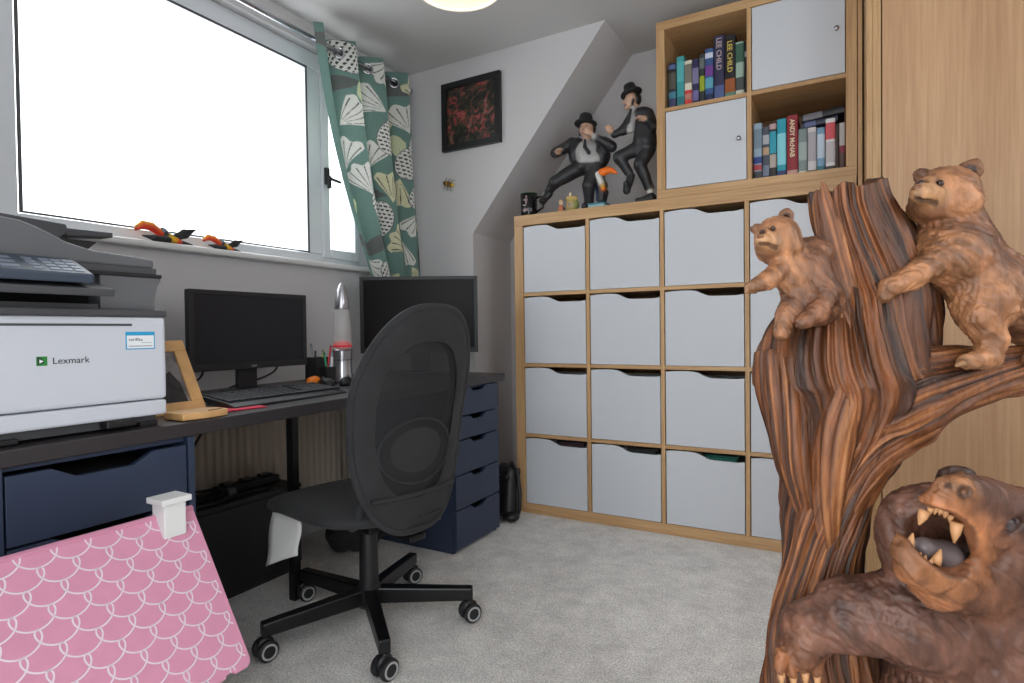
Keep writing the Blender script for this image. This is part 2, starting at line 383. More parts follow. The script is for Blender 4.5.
w2 = thing('fill_window', 'unseen white framed window added to the right hand wall for fill light', None, (2.62, -1.9, .95)); w2['kind'] = 'structure'  # added out of view to brighten the desk side of the room
MB().box(2.64, 2.7, -2.55, -2.48, .95, 2.05).box(2.64, 2.7, -1.32, -1.25, .95, 2.05).box(2.64, 2.7, -2.48, -1.32, .95, 1.02).box(2.64, 2.7, -2.48, -1.32, 1.98, 2.05).build('window_frame', M_['white_upvc'], w2, bevel=.005)
box('pane', M_['pane_glass'], w2, 2.668, 2.671, -2.48, -1.32, 1.02, 1.98)

# radiator under the window
rd = thing('radiator', 'cream ribbed panel radiator below the window behind the desk', 'radiator', (-.66, -.95, .12))
m = MB(); y = -1.42
while y < -.44:
    m.prism([(y, 0), (y + .008, .012), (y + .022, .012), (y + .030, 0)], .15, .60, Matrix(((0, 1, 0, -.665), (1, 0, 0, 0), (0, 0, 1, 0), (0, 0, 0, 1)))); y += .0335
m.box(-.69, -.664, -1.43, -.43, .14, .61); m.build('ribbed_panel', M_['radiator_paint'], rd)
box('top_grille', M_['radiator_paint'], rd, -.692, -.655, -1.435, -.425, .61, .625, bevel=.003)
for yy in (-1.3, -.55):
    MB().tube([(-.677, yy, .16), (-.677, yy, FL)], .0075).build('pipe', M_['white_gloss'], rd)
box('wall_bracket', M_['white_gloss'], rd, -.70, -.69, -1.2, -1.16, .2, .58); box('wall_bracket', M_['white_gloss'], rd, -.70, -.69, -.70, -.66, .2, .58)

# curtain rod + curtain
rod = thing('curtain_rod', 'slim chrome curtain rod running along the top of the window', 'curtain rod', (-.6, -1.1, 2.207))
MB().tube([(-.6, -2.3, 2.207), (-.6, -.10, 2.207)], .0125, 14).build('pole', M_['chrome'], rod, smooth=True)
MB().ball((-.6, -.085, 2.207), .022).build('finial', M_['chrome'], rod, smooth=True)
for yy in (-2.2, -.13):
    b_ = MB().tube([(-.70, yy, 2.207), (-.6, yy, 2.207)], .008).box(-.70, -.692, yy - .02, yy + .02, 2.17, 2.245).build('bracket', M_['chrome'], rod)
def curtain():
    NS, NT = 380, 460; ZT, ZB = 2.262, 1.0; YL0 = onp(308, 40, 0, -.6).y; YR0 = onp(411, 70, 0, -.6).y
    YL1 = onp(366, 285, 0, -.6).y; YR1 = onp(422, 285, 0, -.6).y
    PER = 3.6; Wf, Hf = .92, ZT - ZB
    s = np.linspace(0, 1, NS); t = np.linspace(0, 1, NT); S, T = np.meshgrid(s, t)
    e = np.clip(T * (ZT - ZB) / (2.262 - 1.18), 0, 1.1)
    yl = YL0 + (YL1 - YL0) * e - .05 * np.sin(PI * np.clip(e, 0, 1)); yr = YR0 + (YR1 - YR0) * e
    Y = yl + (yr - yl) * (S + .018 * np.sin(2 * PI * PER * S * 2 + .6) * (1 - .3 * e))
    amp = .05 * (1 - .45 * np.clip(e, 0, 1)) * (1 - .25 * np.cos(2 * PI * S) * e)
    X = -.6 + amp * np.sin(2 * PI * PER * S + .5 + .5 * e * np.sin(5 * S + 1)) + .008 * np.sin(23 * S + 4 * T) * e + .004 * np.sin(41 * S - 3 * T)
    X = np.clip(X, -.645, None) + .02 * e * (1 - S)
    Z = ZT - T * Hf + .006 * np.sin(2 * PI * PER * S * 1.0 + 1)
    # printed pattern in fabric metres
    a = S * Wf; bq = T * Hf
    teal = np.array(lin((106, 136, 128))); C = np.ones((NT, NS, 3)) * teal
    white = np.array(lin((222, 222, 216))); cream = np.array(lin((214, 212, 176))); dark = np.array(lin((44, 46, 46))); taupe = np.array(lin((98, 100, 98))); pale = np.array(lin((196, 206, 160)))
    rr = random.Random(11)
    def loc(cx, cy, rot):
        dx, dy = (a - cx) / 1.38, (bq - cy) / 1.38; c_, s_ = math.cos(rot), math.sin(rot); return dx * c_ + dy * s_, -dx * s_ + dy * c_
    items = []
    for i in range(6):
        for j in range(9):
            cx = (i + .5 + (.5 if j % 2 else 0) + rr.uniform(-.2, .2)) * .158; cy = (j + .5 + rr.uniform(-.25, .25)) * .142
            items.append((cx, cy, rr.uniform(-1.1, 1.1) + (PI if rr.random() < .5 else 0), rr.choice(['seed', 'seed', 'fan', 'fan', 'leaf', 'leaf', 'bud'])))
    for kind in ('leaf', 'bud', 'fan', 'seed'):
        for cx, cy, rot, k in items:
            if k != kind: continue
            u, v = loc(cx, cy, rot)
            if k == 'leaf':
                u2, v2 = loc(cx, cy, rot + .8); L = .085; w_ = .026 * np.clip(1 - (v2 / L) ** 2, 0, 1)
                m_ = np.abs(u2) < w_; C[m_] = taupe
                C[m_ & (np.abs(u2) < .0015)] = teal * .6
            elif k == 'seed':
                q = (u / .047) ** 2 + (v / .066) ** 2; m_ = q < 1; C[m_] = white
                gu = (u / .0145 + .5 * (np.floor(v / .0135) % 2)); fu = gu - np.floor(gu) - .5; fv = v / .0135 - np.floor(v / .0135) - .5
                mk = m_ & (q < .88) & (np.abs(fv - .9 * fu ** 2 + .05) < .21) & (np.abs(fu) < .34); C[mk] = dark
                C[(q > .93) & (q < 1)] = dark * 1.5
            elif k == 'fan':
                r = np.hypot(u, v + .05); th = np.arctan2(u, v + .05); m_ = (np.abs(th) < .62) & (r < .105 + .006 * np.cos(th * 14)); C[m_] = cream if (int(cx * 100) % 2) else white
                ln = m_ & (np.abs(np.sin(th * 12)) < .20 + .0012 / np.maximum(r, .01)) & (r > .02) & (r < .096); C[ln] = dark * 1.8
            else:
                w_ = .03 * np.sqrt(np.clip((v + .045) / .05, 0, 1)) * np.clip((.05 - v) / .06, 0, 1); m_ = (np.abs(u) < w_) & (v > -.045) & (v < .05); C[m_] = pale
                C[m_ & (np.abs(np.sin(u * 420)) < .22)] = white
    V = np.stack([X, Y, Z], -1).reshape(-1, 3); idx = np.arange(NS * NT).reshape(NT, NS)
    # eyelet holes stay cloth; rings are parts
    Fq = np.stack([idx[:-1, :-1], idx[1:, :-1], idx[1:, 1:], idx[:-1, 1:]], -1).reshape(-1, 4)
    cu = thing('curtain', 'teal curtain printed with white seed heads and grey leaves, gathered at the window', 'curtain', (-.6, -.45, 1.0))
    mt = vcol('curtain_print', .85, var=.06, vscale=60); nt = mt.node_tree; b = nt.nodes['Principled BSDF']; b.inputs['Sheen Weight'].default_value = .15
    tr = nt.nodes.new('ShaderNodeBsdfTranslucent'); mx = nt.nodes.new('ShaderNodeMixShader'); mx.inputs[0].default_value = .22
    at_ = [n for n in nt.nodes if n.type == 'ATTRIBUTE'][0]; nt.links.new(at_.outputs['Color'], tr.inputs['Color'])
    nt.links.new(b.outputs[0], mx.inputs[1]); nt.links.new(tr.outputs[0], mx.inputs[2]); nt.links.new(mx.outputs[0], nt.nodes['Material Output'].inputs[0])
    o = mesh_obj('cloth', V, Fq, mt, cu, smooth=True, cols=C.reshape(-1, 3))
    # one eyelet ring where the cloth crosses the rod
    row = int(.045 / Hf * NT); xs = X[row] + .6
    for i in range(NS - 1):
        if xs[i] * xs[i + 1] < 0:
            p = Vector((X[row, i], Y[row, i], 2.207)); tdir = Vector((X[row, i + 1] - X[row, i], Y[row, i + 1] - Y[row, i], 0)).normalized()
            pts = [p + (tdir * math.cos(q) + Vector((0, 0, 1)) * math.sin(q)) * .023 for q in np.linspace(0, 2 * PI, 24, endpoint=False)]
            MB().tube(pts, .006, 8, closed=True).build('eyelet', M_['chrome'], cu, smooth=True)
curtain()

# ceiling lamp (bottom edge of the drum is in view)
LC = Vector((.207, -.79, 0)); LR = .165
P('lamp_shade_cloth', (225, 218, 205), .8)
lp = thing('ceiling_lamp', 'round drum ceiling lamp glowing warm white', 'lamp', (LC.x, LC.y, 2.17))
MB().lathe([(LR, 2.17), (LR, 2.27), (LR - .004, 2.27), (LR - .004, 2.17), (LR, 2.17)], 64, Matrix.Translation(LC), cap=False).build('drum_shade', M_['lamp_shade_cloth'], lp, smooth=False)
dm = P('lamp_diffuser', (255, 228, 204), .6, emit=.18)
MB().lathe([(0.001, 2.176), (LR - .012, 2.176), (LR - .012, 2.18), (.001, 2.18)], 64, Matrix.Translation(LC)).build('diffuser', dm, lp)
MB().lathe([(LR - .012, 2.172), (LR - .004, 2.172), (LR - .004, 2.178), (LR - .012, 2.178), (LR - .012, 2.172)], 64, Matrix.Translation(LC), cap=False).build('diffuser_rim', P('lamp_rim', (255, 240, 220), .5, emit=.19), lp)
MB().lathe([(.05, CEIL), (.05, CEIL - .025), (.012, CEIL - .03), (.006, CEIL - .07), (.006, 2.25), (.02, 2.25), (.02, 2.18), (.001, 2.18)], 24, Matrix.Translation(LC)).build('ceiling_rose', M_['white_gloss'], lp, smooth=False)

# ------------------------------------------------------------------ desk and drawer units
def zd(y): return .711 + (y + .24) * .0096                       # the worktop dips a little towards its near end
dk = thing('desk', 'long black brown desk running under the window', 'desk', (-.25, -1.2, 0))
DX0, DX1 = -.62, .066; Y0, Y1 = -2.42, -.238
V = [(x, y, zd(y) - t) for t in (.034, 0) for y in (Y0, Y1) for x in (DX0, DX1)]
mesh_obj('worktop', V, [(0, 2, 3, 1), (4, 5, 7, 6), (0, 1, 5, 4), (2, 6, 7, 3), (0, 4, 6, 2), (1, 3, 7, 5)], M_['desk_top'], dk, bevel=.003)
for (lx, ly) in ((-.21, -1.225),):
    box('leg', M_['black_metal'], dk, lx - .015, lx + .015, ly - .015, ly + .015, FL + .001, zd(ly) - .036, bevel=.004)
    
def drawer_front(name, y0, y1, z0, z1, x, parent, notch=.07, nd=.02, nx=None):
    c = (y0 + y1) / 2 if nx is None else nx
    poly = [(y0, z0), (y1, z0), (y1, z1), (c + notch, z1), (c + notch * .55, z1 - nd), (c - notch * .55, z1 - nd), (c - notch, z1), (y0, z1)]
    return MB().prism(poly, x - .016, x, YZ).build(name, M_['navy'], parent, bevel=.0015)
def alex(label, ya, yb, top, cuts, x=.058, depth=.57, group='navy drawer units under the desk', inset=False):
    t = thing('drawer_unit', label, 'drawers', (x - depth / 2, (ya + yb) / 2, 0), group=group)
    f = .016
    m = MB(); m.box(x - depth, x - (0 if inset else .018), ya, ya + f, FL, top).box(x - depth, x - (0 if inset else .018), yb - f, yb, FL, top).box(x - depth, x - .018, ya + f, yb - f, top - .012, top).box(x - depth, x - depth + .01, ya + f, yb - f, .03, top - .012).box(x - depth, x - .02, ya + f, yb - f, .03, .04)
    m.build('carcass', M_['navy'], t, bevel=.0015)
    fy0, fy1 = (ya + f + .004, yb - f - .004) if inset else (ya, yb)
    for i in range(len(cuts) - 1):
        z1, z0 = cuts[i], cuts[i + 1]
        d_ = drawer_front('drawer', fy0, fy1, z0 + .0025, z1 - .0025, x - (.002 if inset else 0), t, *( (.10, .024) if inset else (.062, .018)))
        MB().box(x - depth + .05, x - .02, fy0 + .03, fy1 - .03, z0 + .012, z1 - .04).build('drawer_box', M_['dark_gap'], d_)
    return t
zr = zd(-.46) - .035
d0 = (Vector((.058, -.636, 0)) - CAM).dot(FWD)
cutz = [zr] + [onp(455, v, 0, .058).z for v in (418.3, 442.3, 477.7, 512.5)] + [.004]
alex('navy five-drawer unit under the far end of the desk by the shelving', -.636, -.290, zr, cutz)
zl = zd(-1.93) - .035
alex('navy drawer unit under the printer end of the desk', -2.135, -1.742, zl, [zl - .016, zl - .158, zl - .30, zl - .44, .03], inset=True)

# low black box under the desk, cables, bags
bb = thing('low_cabinet', 'low black cabinet on the carpet under the desk, cables lying on top', 'cabinet', (-.53, -1.35, 0))
bz = onp(198, 512, 0, -.415).z
box('body', M_['black_plastic'], bb, -.625, -.417, -1.72, -1.02, FL, bz - .016, bevel=.002)
box('top_panel', M_['black_plastic'], bb, -.625, -.412, -1.725, -1.015, bz - .016, bz, bevel=.002)
box('front_door', M_['black_plastic'], bb, -.417, -.412, -1.72, -1.02, .02, bz - .02, bevel=.002)
rr = random.Random(4)
def cable(label, pts, r, n=36, group='black cables under the desk'):
    pts = [Vector(p) for p in pts]; k = len(pts); out = []
    for i in range(n + 1):
        u = i / n * (k - 1); j = min(int(u), k - 2); f = u - j
        p0, p1, p2, p3 = pts[max(j - 1, 0)], pts[j], pts[j + 1], pts[min(j + 2, k - 1)]
        out.append(.5 * ((2 * p1) + (p2 - p0) * f + (2 * p0 - 5 * p1 + 4 * p2 - p3) * f * f + (3 * p1 - p0 - 3 * p2 + p3) * f ** 3))
    return tag(MB().tube(out, r, 7).build('cable', M_['black_plastic'], smooth=True), label, 'cable', group)
cable('black cable hanging from the desk edge down to the low cabinet', [(-.30, -1.42, zd(-1.4) - .04), (-.36, -1.43, .62), (-.42, -1.47, .50), (-.47, -1.50, bz + .05), (-.50, -1.46, bz + .006), (-.52, -1.35, bz + .006), (-.5, -1.22, bz + .006)], .0045)
cable('black cable looping over the low cabinet top, nearest its front edge', [(-.44, -1.60, bz + .006), (-.46, -1.48, bz + .006), (-.44, -1.36, bz + .006), (-.46, -1.25, bz + .007), (-.44, -1.14, bz + .007)], .005)
cable('thick black cable coiled behind the power strip on the low cabinet', [(-.56, -1.55, bz + .007), (-.54, -1.42, bz + .035), (-.56, -1.30, bz + .02), (-.59, -1.2, bz + .007), (-.58, -1.1, bz + .007), (-.55, -1.28, bz + .007), (-.5, -1.4, bz + .022), (-.54, -1.5, bz + .012)], .0055)
ps = thing('power_strip', 'black power strip with plugs on top of the low cabinet', 'power strip', (-.53, -1.16, bz))
box('strip_body', M_['black_plastic'], ps, -.565, -.505, -1.29, -1.04, bz, bz + .03, bevel=.006)
for k in range(3): box('plug', M_['black_gloss'], ps, -.555, -.515, -1.27 + k * .08, -1.225 + k * .08, bz + .03, bz + .04, bevel=.004)
box('plug', M_['dark_grey_plastic'], ps, -.50, -.475, -1.28, -1.25, bz, bz + .03, bevel=.004)

def soft_bag(name, label, c, r, cat='bag', tilt=0):
    s = Sculpt(); c = Vector(c)
    s.ell(c, r, k=.02); s.ell(c + Vector((0, r[1] * .45, r[2] * .25)), (r[0] * .8, r[1] * .55, r[2] * .8), k=.03); s.ell(c + Vector((.02, -r[1] * .5, -.01)), (r[0] * .85, r[1] * .5, r[2] * .85), k=.03)
    V, Fq, C = s.mesh(.008); V[:, 2] = np.maximum(V[:, 2], FL + .001); N = vnormals(V, Fq); V += N * ((vnoise(V * 22) - .5) * .03)[:, None]; V[:, 2] = np.maximum(V[:, 2], FL + .001)
    t = thing(name, label, cat, (c.x, c.y, 0)); mesh_obj('bag_body', V, Fq, M_['fabric_black'], t, smooth=True); return t
b1 = soft_bag('floor_bag', 'slumped black fabric bag on the carpet behind the office chair', (-.36, -.74, .075), (.12, .17, .07))
MB().tube([(-.26, -.72, .10), (-.24, -.63, .13), (-.26, -.56, .10), (-.25, -.52, .03), (-.22, -.48, .012)], .01).build('strap', M_['fabric_black'], b1, smooth=True)
hb = thing('handbag', 'upright black shoulder bag on the floor between navy drawers and shelving', 'bag', (.0, -.14, 0))
s = Sculpt(); s.cap((-.03, -.13, .05), (-.02, -.12, .22), .05, .040, k=.012); s.cap((.022, -.14, .04), (.022, -.12, .215), .044, .038, k=.012); s.cap((-.03, -.175, .2), (.03, -.175, .205), .012, .012, k=.01)
V, Fq, C = s.mesh(.006); V[:, 2] = np.maximum(V[:, 2], FL + .001); V[:, 1] = np.minimum(V[:, 1], -.03); P('leather_black', (20, 20, 22), .42, bump=.15, bscale=90); mesh_obj('bag_body', V, Fq, M_['leather_black'], hb, smooth=True)
MB().tube([(.03, -.13, .27), (.066, -.13, .22), (.078, -.13, .12), (.08, -.14, .05), (.072, -.15, .01)], .009).build('strap', M_['leather_black'], hb, smooth=True)
MB().tube([Vector((.07, -.13, .225)) + Vector((.0, math.cos(q), math.sin(q))) * .016 for q in np.linspace(0, 2 * PI, 16, endpoint=False)], .003, 6, closed=True).build('ring', M_['black_metal'], hb)
MB().ball((.045, -.165, .017), (.045, .04, .026)).build('front_pouch', M_['leather_black'], hb, smooth=True)

# ------------------------------------------------------------------ shelving units
def oak_unit(name, label, X0, X1, Z0, Z1, n, outer, topb, inner, depth, Zb=None):
    t = thing(name, label, 'shelving', ((X0 + X1) / 2, depth / 2, Z0))
    box('top_board', M_['oak_h'], t, X0, X1, 0, depth, Z1 - topb, Z1, bevel=.0015)
    box('bottom_board', M_['oak_h'], t, X0, X1, 0, depth, Z0, Z0 + outer, bevel=.0015)
    for a in (X0, X1 - outer): box('side_board', M_['oak_v'], t, a, a + outer, 0, depth, Z0 + outer, Z1 - topb, bevel=.0015)
    pz = (Z1 - topb - Z0 - outer + inner) / n; px = (X1 - X0 - 2 * outer + inner) / n
    for i in range(1, n):
        xa = X0 + outer + px * i - inner; box('divider', M_['oak_v'], t, xa, xa + inner, .002, depth - .01, Z0 + outer, Z1 - topb, bevel=.001)
    for j in range(1, n):
        za = Z0 + outer + pz * j - inner
        for i in range(n):
            xa = X0 + outer + px * i; box('shelf', M_['oak_h'], t, xa, xa + px - inner, .003, depth - .01, za, za + inner, bevel=.001)
    box('back_panel', M_['oak_inside'], t, X0 + outer * .5, X1 - outer * .5, depth - .01, depth - .002, Z0 + outer, Z1 - topb)
    cells = {}
    for i in range(n):
        for j in range(n): cells[i, j] = (X0 + outer + px * i, X0 + outer + px * (i + 1) - inner, Z0 + outer + pz * j, Z0 + outer + pz * (j + 1) - inner)
    return t, cells
k1, cells = oak_unit('shelving_unit', 'large oak shelving unit of sixteen cubes filled with white boxes', -.009, 1.484, FL, 1.484, 4, .048, .052, .017, .385)
def storage_box(x0, x1, z0, z1, label):
    g = .004; W = x1 - x0; t = thing('storage_box', label, 'storage box', ((x0 + x1) / 2, .18, z0), group='white boxes in the oak shelving unit')
    xa, xb, za, zb = x0 + g, x1 - g, z0 + .0015, z1 - .006
    top = [(xa, zb - .004)] + [(xa + (xb - xa) * f, zb + .003 * math.sin(f * 6) - .002) for f in (.1, .2, .3)] 
    for k in range(9):
        f = .36 + .24 * k / 8; e = k / 8; e = e * e * (3 - 2 * e); top.append((xa + (xb - xa) * f, zb - .001 - .026 * e))
    top += [(xb - .03, zb - .028), (xb, zb - .024)]
    MB().prism([(xb, za), (xa, za)] + top, .004, .016, XZ).build('front_panel', M_['insert_white'], t, bevel=.001)
    m = MB().box(xa, xa + .01, .016, .36, za, zb - .04).box(xb - .01, xb, .016, .36, za, zb - .04).box(xa, xb, .35, .36, za, zb - .04).box(xa + .01, xb - .01, .016, .35, za, za + .008)
    m.build('box_body', M_['insert_white'], t)
    return t
RW = ['bottom row', 'third row down', 'second row down', 'top row']; CN = ['leftmost column', 'second column from the left', 'third column from the left', 'rightmost column partly behind the tree carving']
for (i, j), (x0, x1, z0, z1) in cells.items():
    storage_box(x0, x1, z0, z1, f'white storage box, {RW[j]}, {CN[i]}')
P('green_stuff', (20, 110, 95), .5); P('dark_stuff', (46, 52, 48), .6); P('plum_stuff', (70, 50, 60), .6)
for i, mt, lb in ((0, 'plum_stuff', 'dark plum folder inside the bottom left storage box'), (1, 'dark_stuff', 'dark green folder inside the second box of the bottom row'), (2, 'green_stuff', 'bright green folder inside the third box of the bottom row')):
    x0, x1, z0, z1 = cells[i, 0]; o = MB().box(x0 + .16, x1 - .04, .05, .062, z0 + .012, z1 - .028).box(x0 + .16, x1 - .04, .067, .079, z0 + .012, z1 - .022).box(x0 + .16, x1 - .04, .062, .067, z0 + .012, z0 + .02).build('folder', M_[mt], bevel=.002)
    tag(o, lb, 'folder', 'folders in the bottom row boxes')
k2, c2 = oak_unit('cube_bookcase', 'small oak four-cube bookcase standing on the large shelving unit', .719, 1.486, 1.484, 2.258, 2, .037, .037, .017, .385)
for key, kx, lb in (((1, 1), .84, None), ((0, 0), .88, None)):
    x0, x1, z0, z1 = c2[key]
    d_ = box('door', M_['insert_white'], k2, x0 + .003, x1 - .003, .004, .02, z0 + .003, z1 - .003, bevel=.001)
    px = x0 + (x1 - x0) * .91
    MB().lathe([(.004, 0), (.004, .012), (.009, .016), (.009, .021), (.001, .023)], 14, Matrix.Translation((px, .004, (z0 + z1) / 2)) @ Matrix.Rotation(PI / 2, 4, 'X')).build('knob', M_['brushed'], d_, smooth=True)

# books
def bookmat(c): 
    n = 'book_' + '_'.join(map(str, c)); return MATS.get(n) or P(n, c, .45)
P('pages', (205, 195, 175), .8)
def book(label, xa, xb, z, h, cover, bands=(), txt=None, depth=.13, y=.03, M=None, group='books'):
    if M is None: h *= 1.13 if h > .2 else 1.17
    t = thing('book', label, 'book', ((xa + xb) / 2, y + depth / 2, z) if M is None else tuple(M.translation), group=group)
    w_ = xb - xa; mt = bookmat(cover)
    def tr(mb):
        if M is not None: mb.v = [tuple(M @ Vector(p)) for p in mb.v]
        return mb
    o = (xa, y, z) if M is None else (0, 0, 0)
    sp = []
    for k in range(7):
        q = PI * k / 6; sp.append((w_ / 2 - math.cos(q) * w_ / 2, -math.sin(q) * .004))
    mb = MB().prism(sp + [(w_, .003), (0, .003)], 0, h, Matrix.Translation(o)); tr(mb).build('spine', mt, t, smooth=False)
    mb = MB().box(0, .0018, .003, depth, 0, h, Matrix.Translation(o)).box(w_ - .0018, w_, .003, depth, 0, h, Matrix.Translation(o)); tr(mb).build('cover', mt, t)
    mb = MB().box(.0018, w_ - .0018, .004, depth - .004, .003, h - .003, Matrix.Translation(o)); tr(mb).build('page_block', M_['pages'], t)
    for (f0, f1, c) in bands:
        mb = MB().prism([(x_ + (.0006 if x_ > w_ / 2 else -.0006) * 0, y_ - .0006) for x_, y_ in sp], h * f0, h * f1, Matrix.Translation(o)); tr(mb).build('spine_band', bookmat(c), t)
    if txt:
        body, f1, size, c = txt
        Mt = Matrix.Translation(o) @ basis((w_ * .5 - size * .33, -.0052, h * f1), (0, 0, -1), (1, 0, 0))
        if M is not None: Mt = M @ Mt
        text_mesh('spine_lettering', body, size, bookmat(c), t, Mt, bold=.0004)
    return t
x0, x1, z0, z1 = c2[0, 1]; sc = (x1 - x0) / 622
def bx(a): return x0 + (a - 68) * sc
z0 += .0005
G1 = 'books in the upper left cube'
book('black paperback with blue foot, first book at the left of the upper cube', bx(85), bx(145), z0, .172, (34, 34, 44), [(.0, .22, (60, 62, 96)), (.22, .36, (70, 130, 150)), (.42, .78, (86, 84, 74)), (.86, .95, (90, 110, 160))], group=G1)
book('plain teal paperback, second from the left of the upper cube', bx(152), bx(212), z0, .188, (58, 148, 150), [(.05, .2, (40, 110, 120)), (.5, .9, (84, 172, 174))], group=G1)
book('short cream paperback with red foot in the upper cube', bx(215), bx(272), z0, .166, (214, 208, 190), [(.0, .34, (206, 60, 58)), (.12, .26, (226, 190, 170)), (.5, .92, (120, 116, 106))], group=G1)
book('narrow navy paperback with white print in the upper cube', bx(276), bx(326), z0, .166, (40, 38, 74), [(.08, .3, (110, 100, 150)), (.45, .8, (120, 116, 150))], group=G1)
book('thin dark paperback with yellow green patch in the upper cube', bx(332), bx(371), z0, .178, (44, 50, 52), [(.24, .55, (150, 165, 40)), (.7, .92, (100, 108, 108))], group=G1)
book('blue and violet paperback left of the two tall thrillers', bx(375), bx(437), z0, .192, (52, 84, 132), [(.0, .14, (30, 40, 80)), (.25, .45, (90, 160, 180)), (.48, .68, (110, 60, 140)), (.82, .92, (200, 205, 220))], group=G1)
book('tall indigo hardback with pale author lettering in the upper cube', bx(444), bx(519), z0, .238, (48, 46, 76), [(.03, .22, (80, 92, 140))], ('LEE CHILD', .965, .029, (190, 170, 170)), .15, group=G1)
book('tall black hardback with gold author lettering in the upper cube', bx(524), bx(600), z0, .232, (28, 24, 28), [(.08, .3, (150, 82, 40)), (.02, .08, (86, 130, 110))], ('LEE CHILD', .90, .028, (214, 190, 90)), .15, group=G1)
book('pale green paperback with dark figure on its spine in the upper cube', bx(603), bx(664), z0, .190, (150, 172, 158), [(.0, .1, (190, 190, 176)), (.1, .34, (70, 76, 74)), (.62, .97, (60, 96, 80))], group=G1)
book('thin black paperback at the right end of the upper cube', bx(668), bx(688), z0, .188, (28, 26, 28), [(.7, .8, (150, 150, 150))], group=G1)
x0, x1, z0, z1 = c2[1, 0]; sc = (x1 - x0) / 722
def bx(a): return x0 + (a - 48) * sc
z0 += .0005
G2 = 'books in the lower right cube'
book('pale blue paperback with union flag band at the left of the lower cube', bx(58), bx(126), z0, .196, (148, 172, 190), [(.0, .14, (60, 60, 66)), (.16, .26, (170, 60, 66)), (.28, .4, (40, 60, 130)), (.55, .9, (120, 140, 156))], group=G2)
book('dark paperback with pale emblem, second in the lower cube', bx(131), bx(186), z0, .180, (70, 74, 88), [(.05, .25, (110, 120, 140)), (.45, .6, (180, 150, 120)), (.66, .84, (170, 172, 176))], group=G2)
book('black paperback with teal upper spine in the lower cube', bx(188), bx(243), z0, .190, (40, 38, 42), [(.44, .84, (40, 150, 168)), (.18, .42, (170, 160, 150)), (.88, .98, (180, 150, 150))], group=G2)
book('glossy turquoise paperback in the lower cube', bx(249), bx(320), z0, .198, (36, 150, 168), [(.0, .1, (50, 60, 110)), (.2, .75, (130, 205, 215))], group=G2)
book('thick dark red hardback with cream lettering in the lower cube', bx(327), bx(411), z0, .212, (140, 34, 44), [(.02, .08, (190, 150, 140))], ('ANDY McNAB', .93, .024, (226, 214, 180)), .15, group=G2)
book('short grey green paperback right of the dark red hardback', bx(416), bx(482), z0, .152, (124, 138, 136), [(.0, .06, (210, 210, 190)), (.3, .7, (160, 172, 168))], group=G2)
book('short white paperback with grey print in the lower cube', bx(487), bx(553), z0, .152, (206, 202, 204), [(.0, .05, (60, 60, 60)), (.25, .9, (172, 168, 174))], group=G2)
book('slim sky blue paperback in the lower cube', bx(558), bx(616), z0, .147, (122, 160, 190), [(.0, .12, (60, 120, 130)), (.3, .85, (190, 205, 220))], group=G2)
book('tall white paperback with red print in the lower cube', bx(622), bx(693), z0, .172, (222, 218, 218), [(.02, .08, (60, 60, 60)), (.6, .92, (206, 84, 92)), (.15, .55, (190, 186, 188))], group=G2)
book('very thin brown paperback near the right end of the lower cube', bx(697), bx(718), z0, .150, (70, 58, 54), group=G2)
book('dark maroon and white paperback at the right end of the lower cube', bx(722), bx(764), z0, .152, (180, 174, 170), [(.0, .35, (86, 62, 56)), (.35, .5, (130, 40, 56))], group=G2)
def lying(label, xa, z, wdt, L, col, tilt, bands=(), yy=.04):
    M = Matrix.Translation((xa, yy, z)) @ Matrix.Rotation(-tilt, 4, 'Y') @ Matrix(((0, 0, 1, 0), (0, 1, 0, 0), (-1, 0, 0, wdt), (0, 0, 0, 1)))
    return book(label, 0, wdt, 0, L, col, bands, M=M, group=G2)
lying('black paperback lying flat on the short books, lower of two', bx(440), z0 + .182, .022, .128, (44, 48, 70), .09, [(.1, .4, (90, 100, 140))])
lying('black paperback lying flat across the short books, upper of two', bx(440), z0 + .209, .026, .150, (24, 24, 28), .08, [(.05, .5, (110, 110, 116))])

# ------------------------------------------------------------------ wardrobe
wd = thing('wardrobe', 'tall oak wardrobe standing right of the shelving', 'wardrobe', (2.05, .07, 0))
WY = -.25
box('filler_panel', M_['oak_v'], wd, 1.4885, 1.503, -.002, .39, FL, 2.31, bevel=.001)
box('side_panel', M_['oak_v'], wd, 1.509, 1.527, WY + .0, .39, FL, 2.31, bevel=.001)
box('stile', M_['oak_v'], wd, 1.527, 1.551, WY - .002, WY + .02, FL, 2.31, bevel=.001)
box('carcass', M_['oak_inside'], wd, 1.527, 2.6, WY + .03, .39, .02, 2.30)
box('plinth', M_['oak_h'], wd, 1.551, 2.6, WY + .01, WY + .03, FL, .05)
for xa, xb in ((1.5545, 2.073), (2.077, 2.597)):
    d_ = box('door', M_['oak_door'], wd, xa, xb, WY - .004, WY + .018, .05, 2.31, bevel=.0015)
    kx = xb - .04 if xa < 2 else xa + .04
    MB().tube([(kx, WY - .004, 1.0), (kx, WY - .03, 1.0), (kx, WY - .03, 1.14), (kx, WY - .004, 1.14)], .005).build('handle', M_['brushed'], d_)

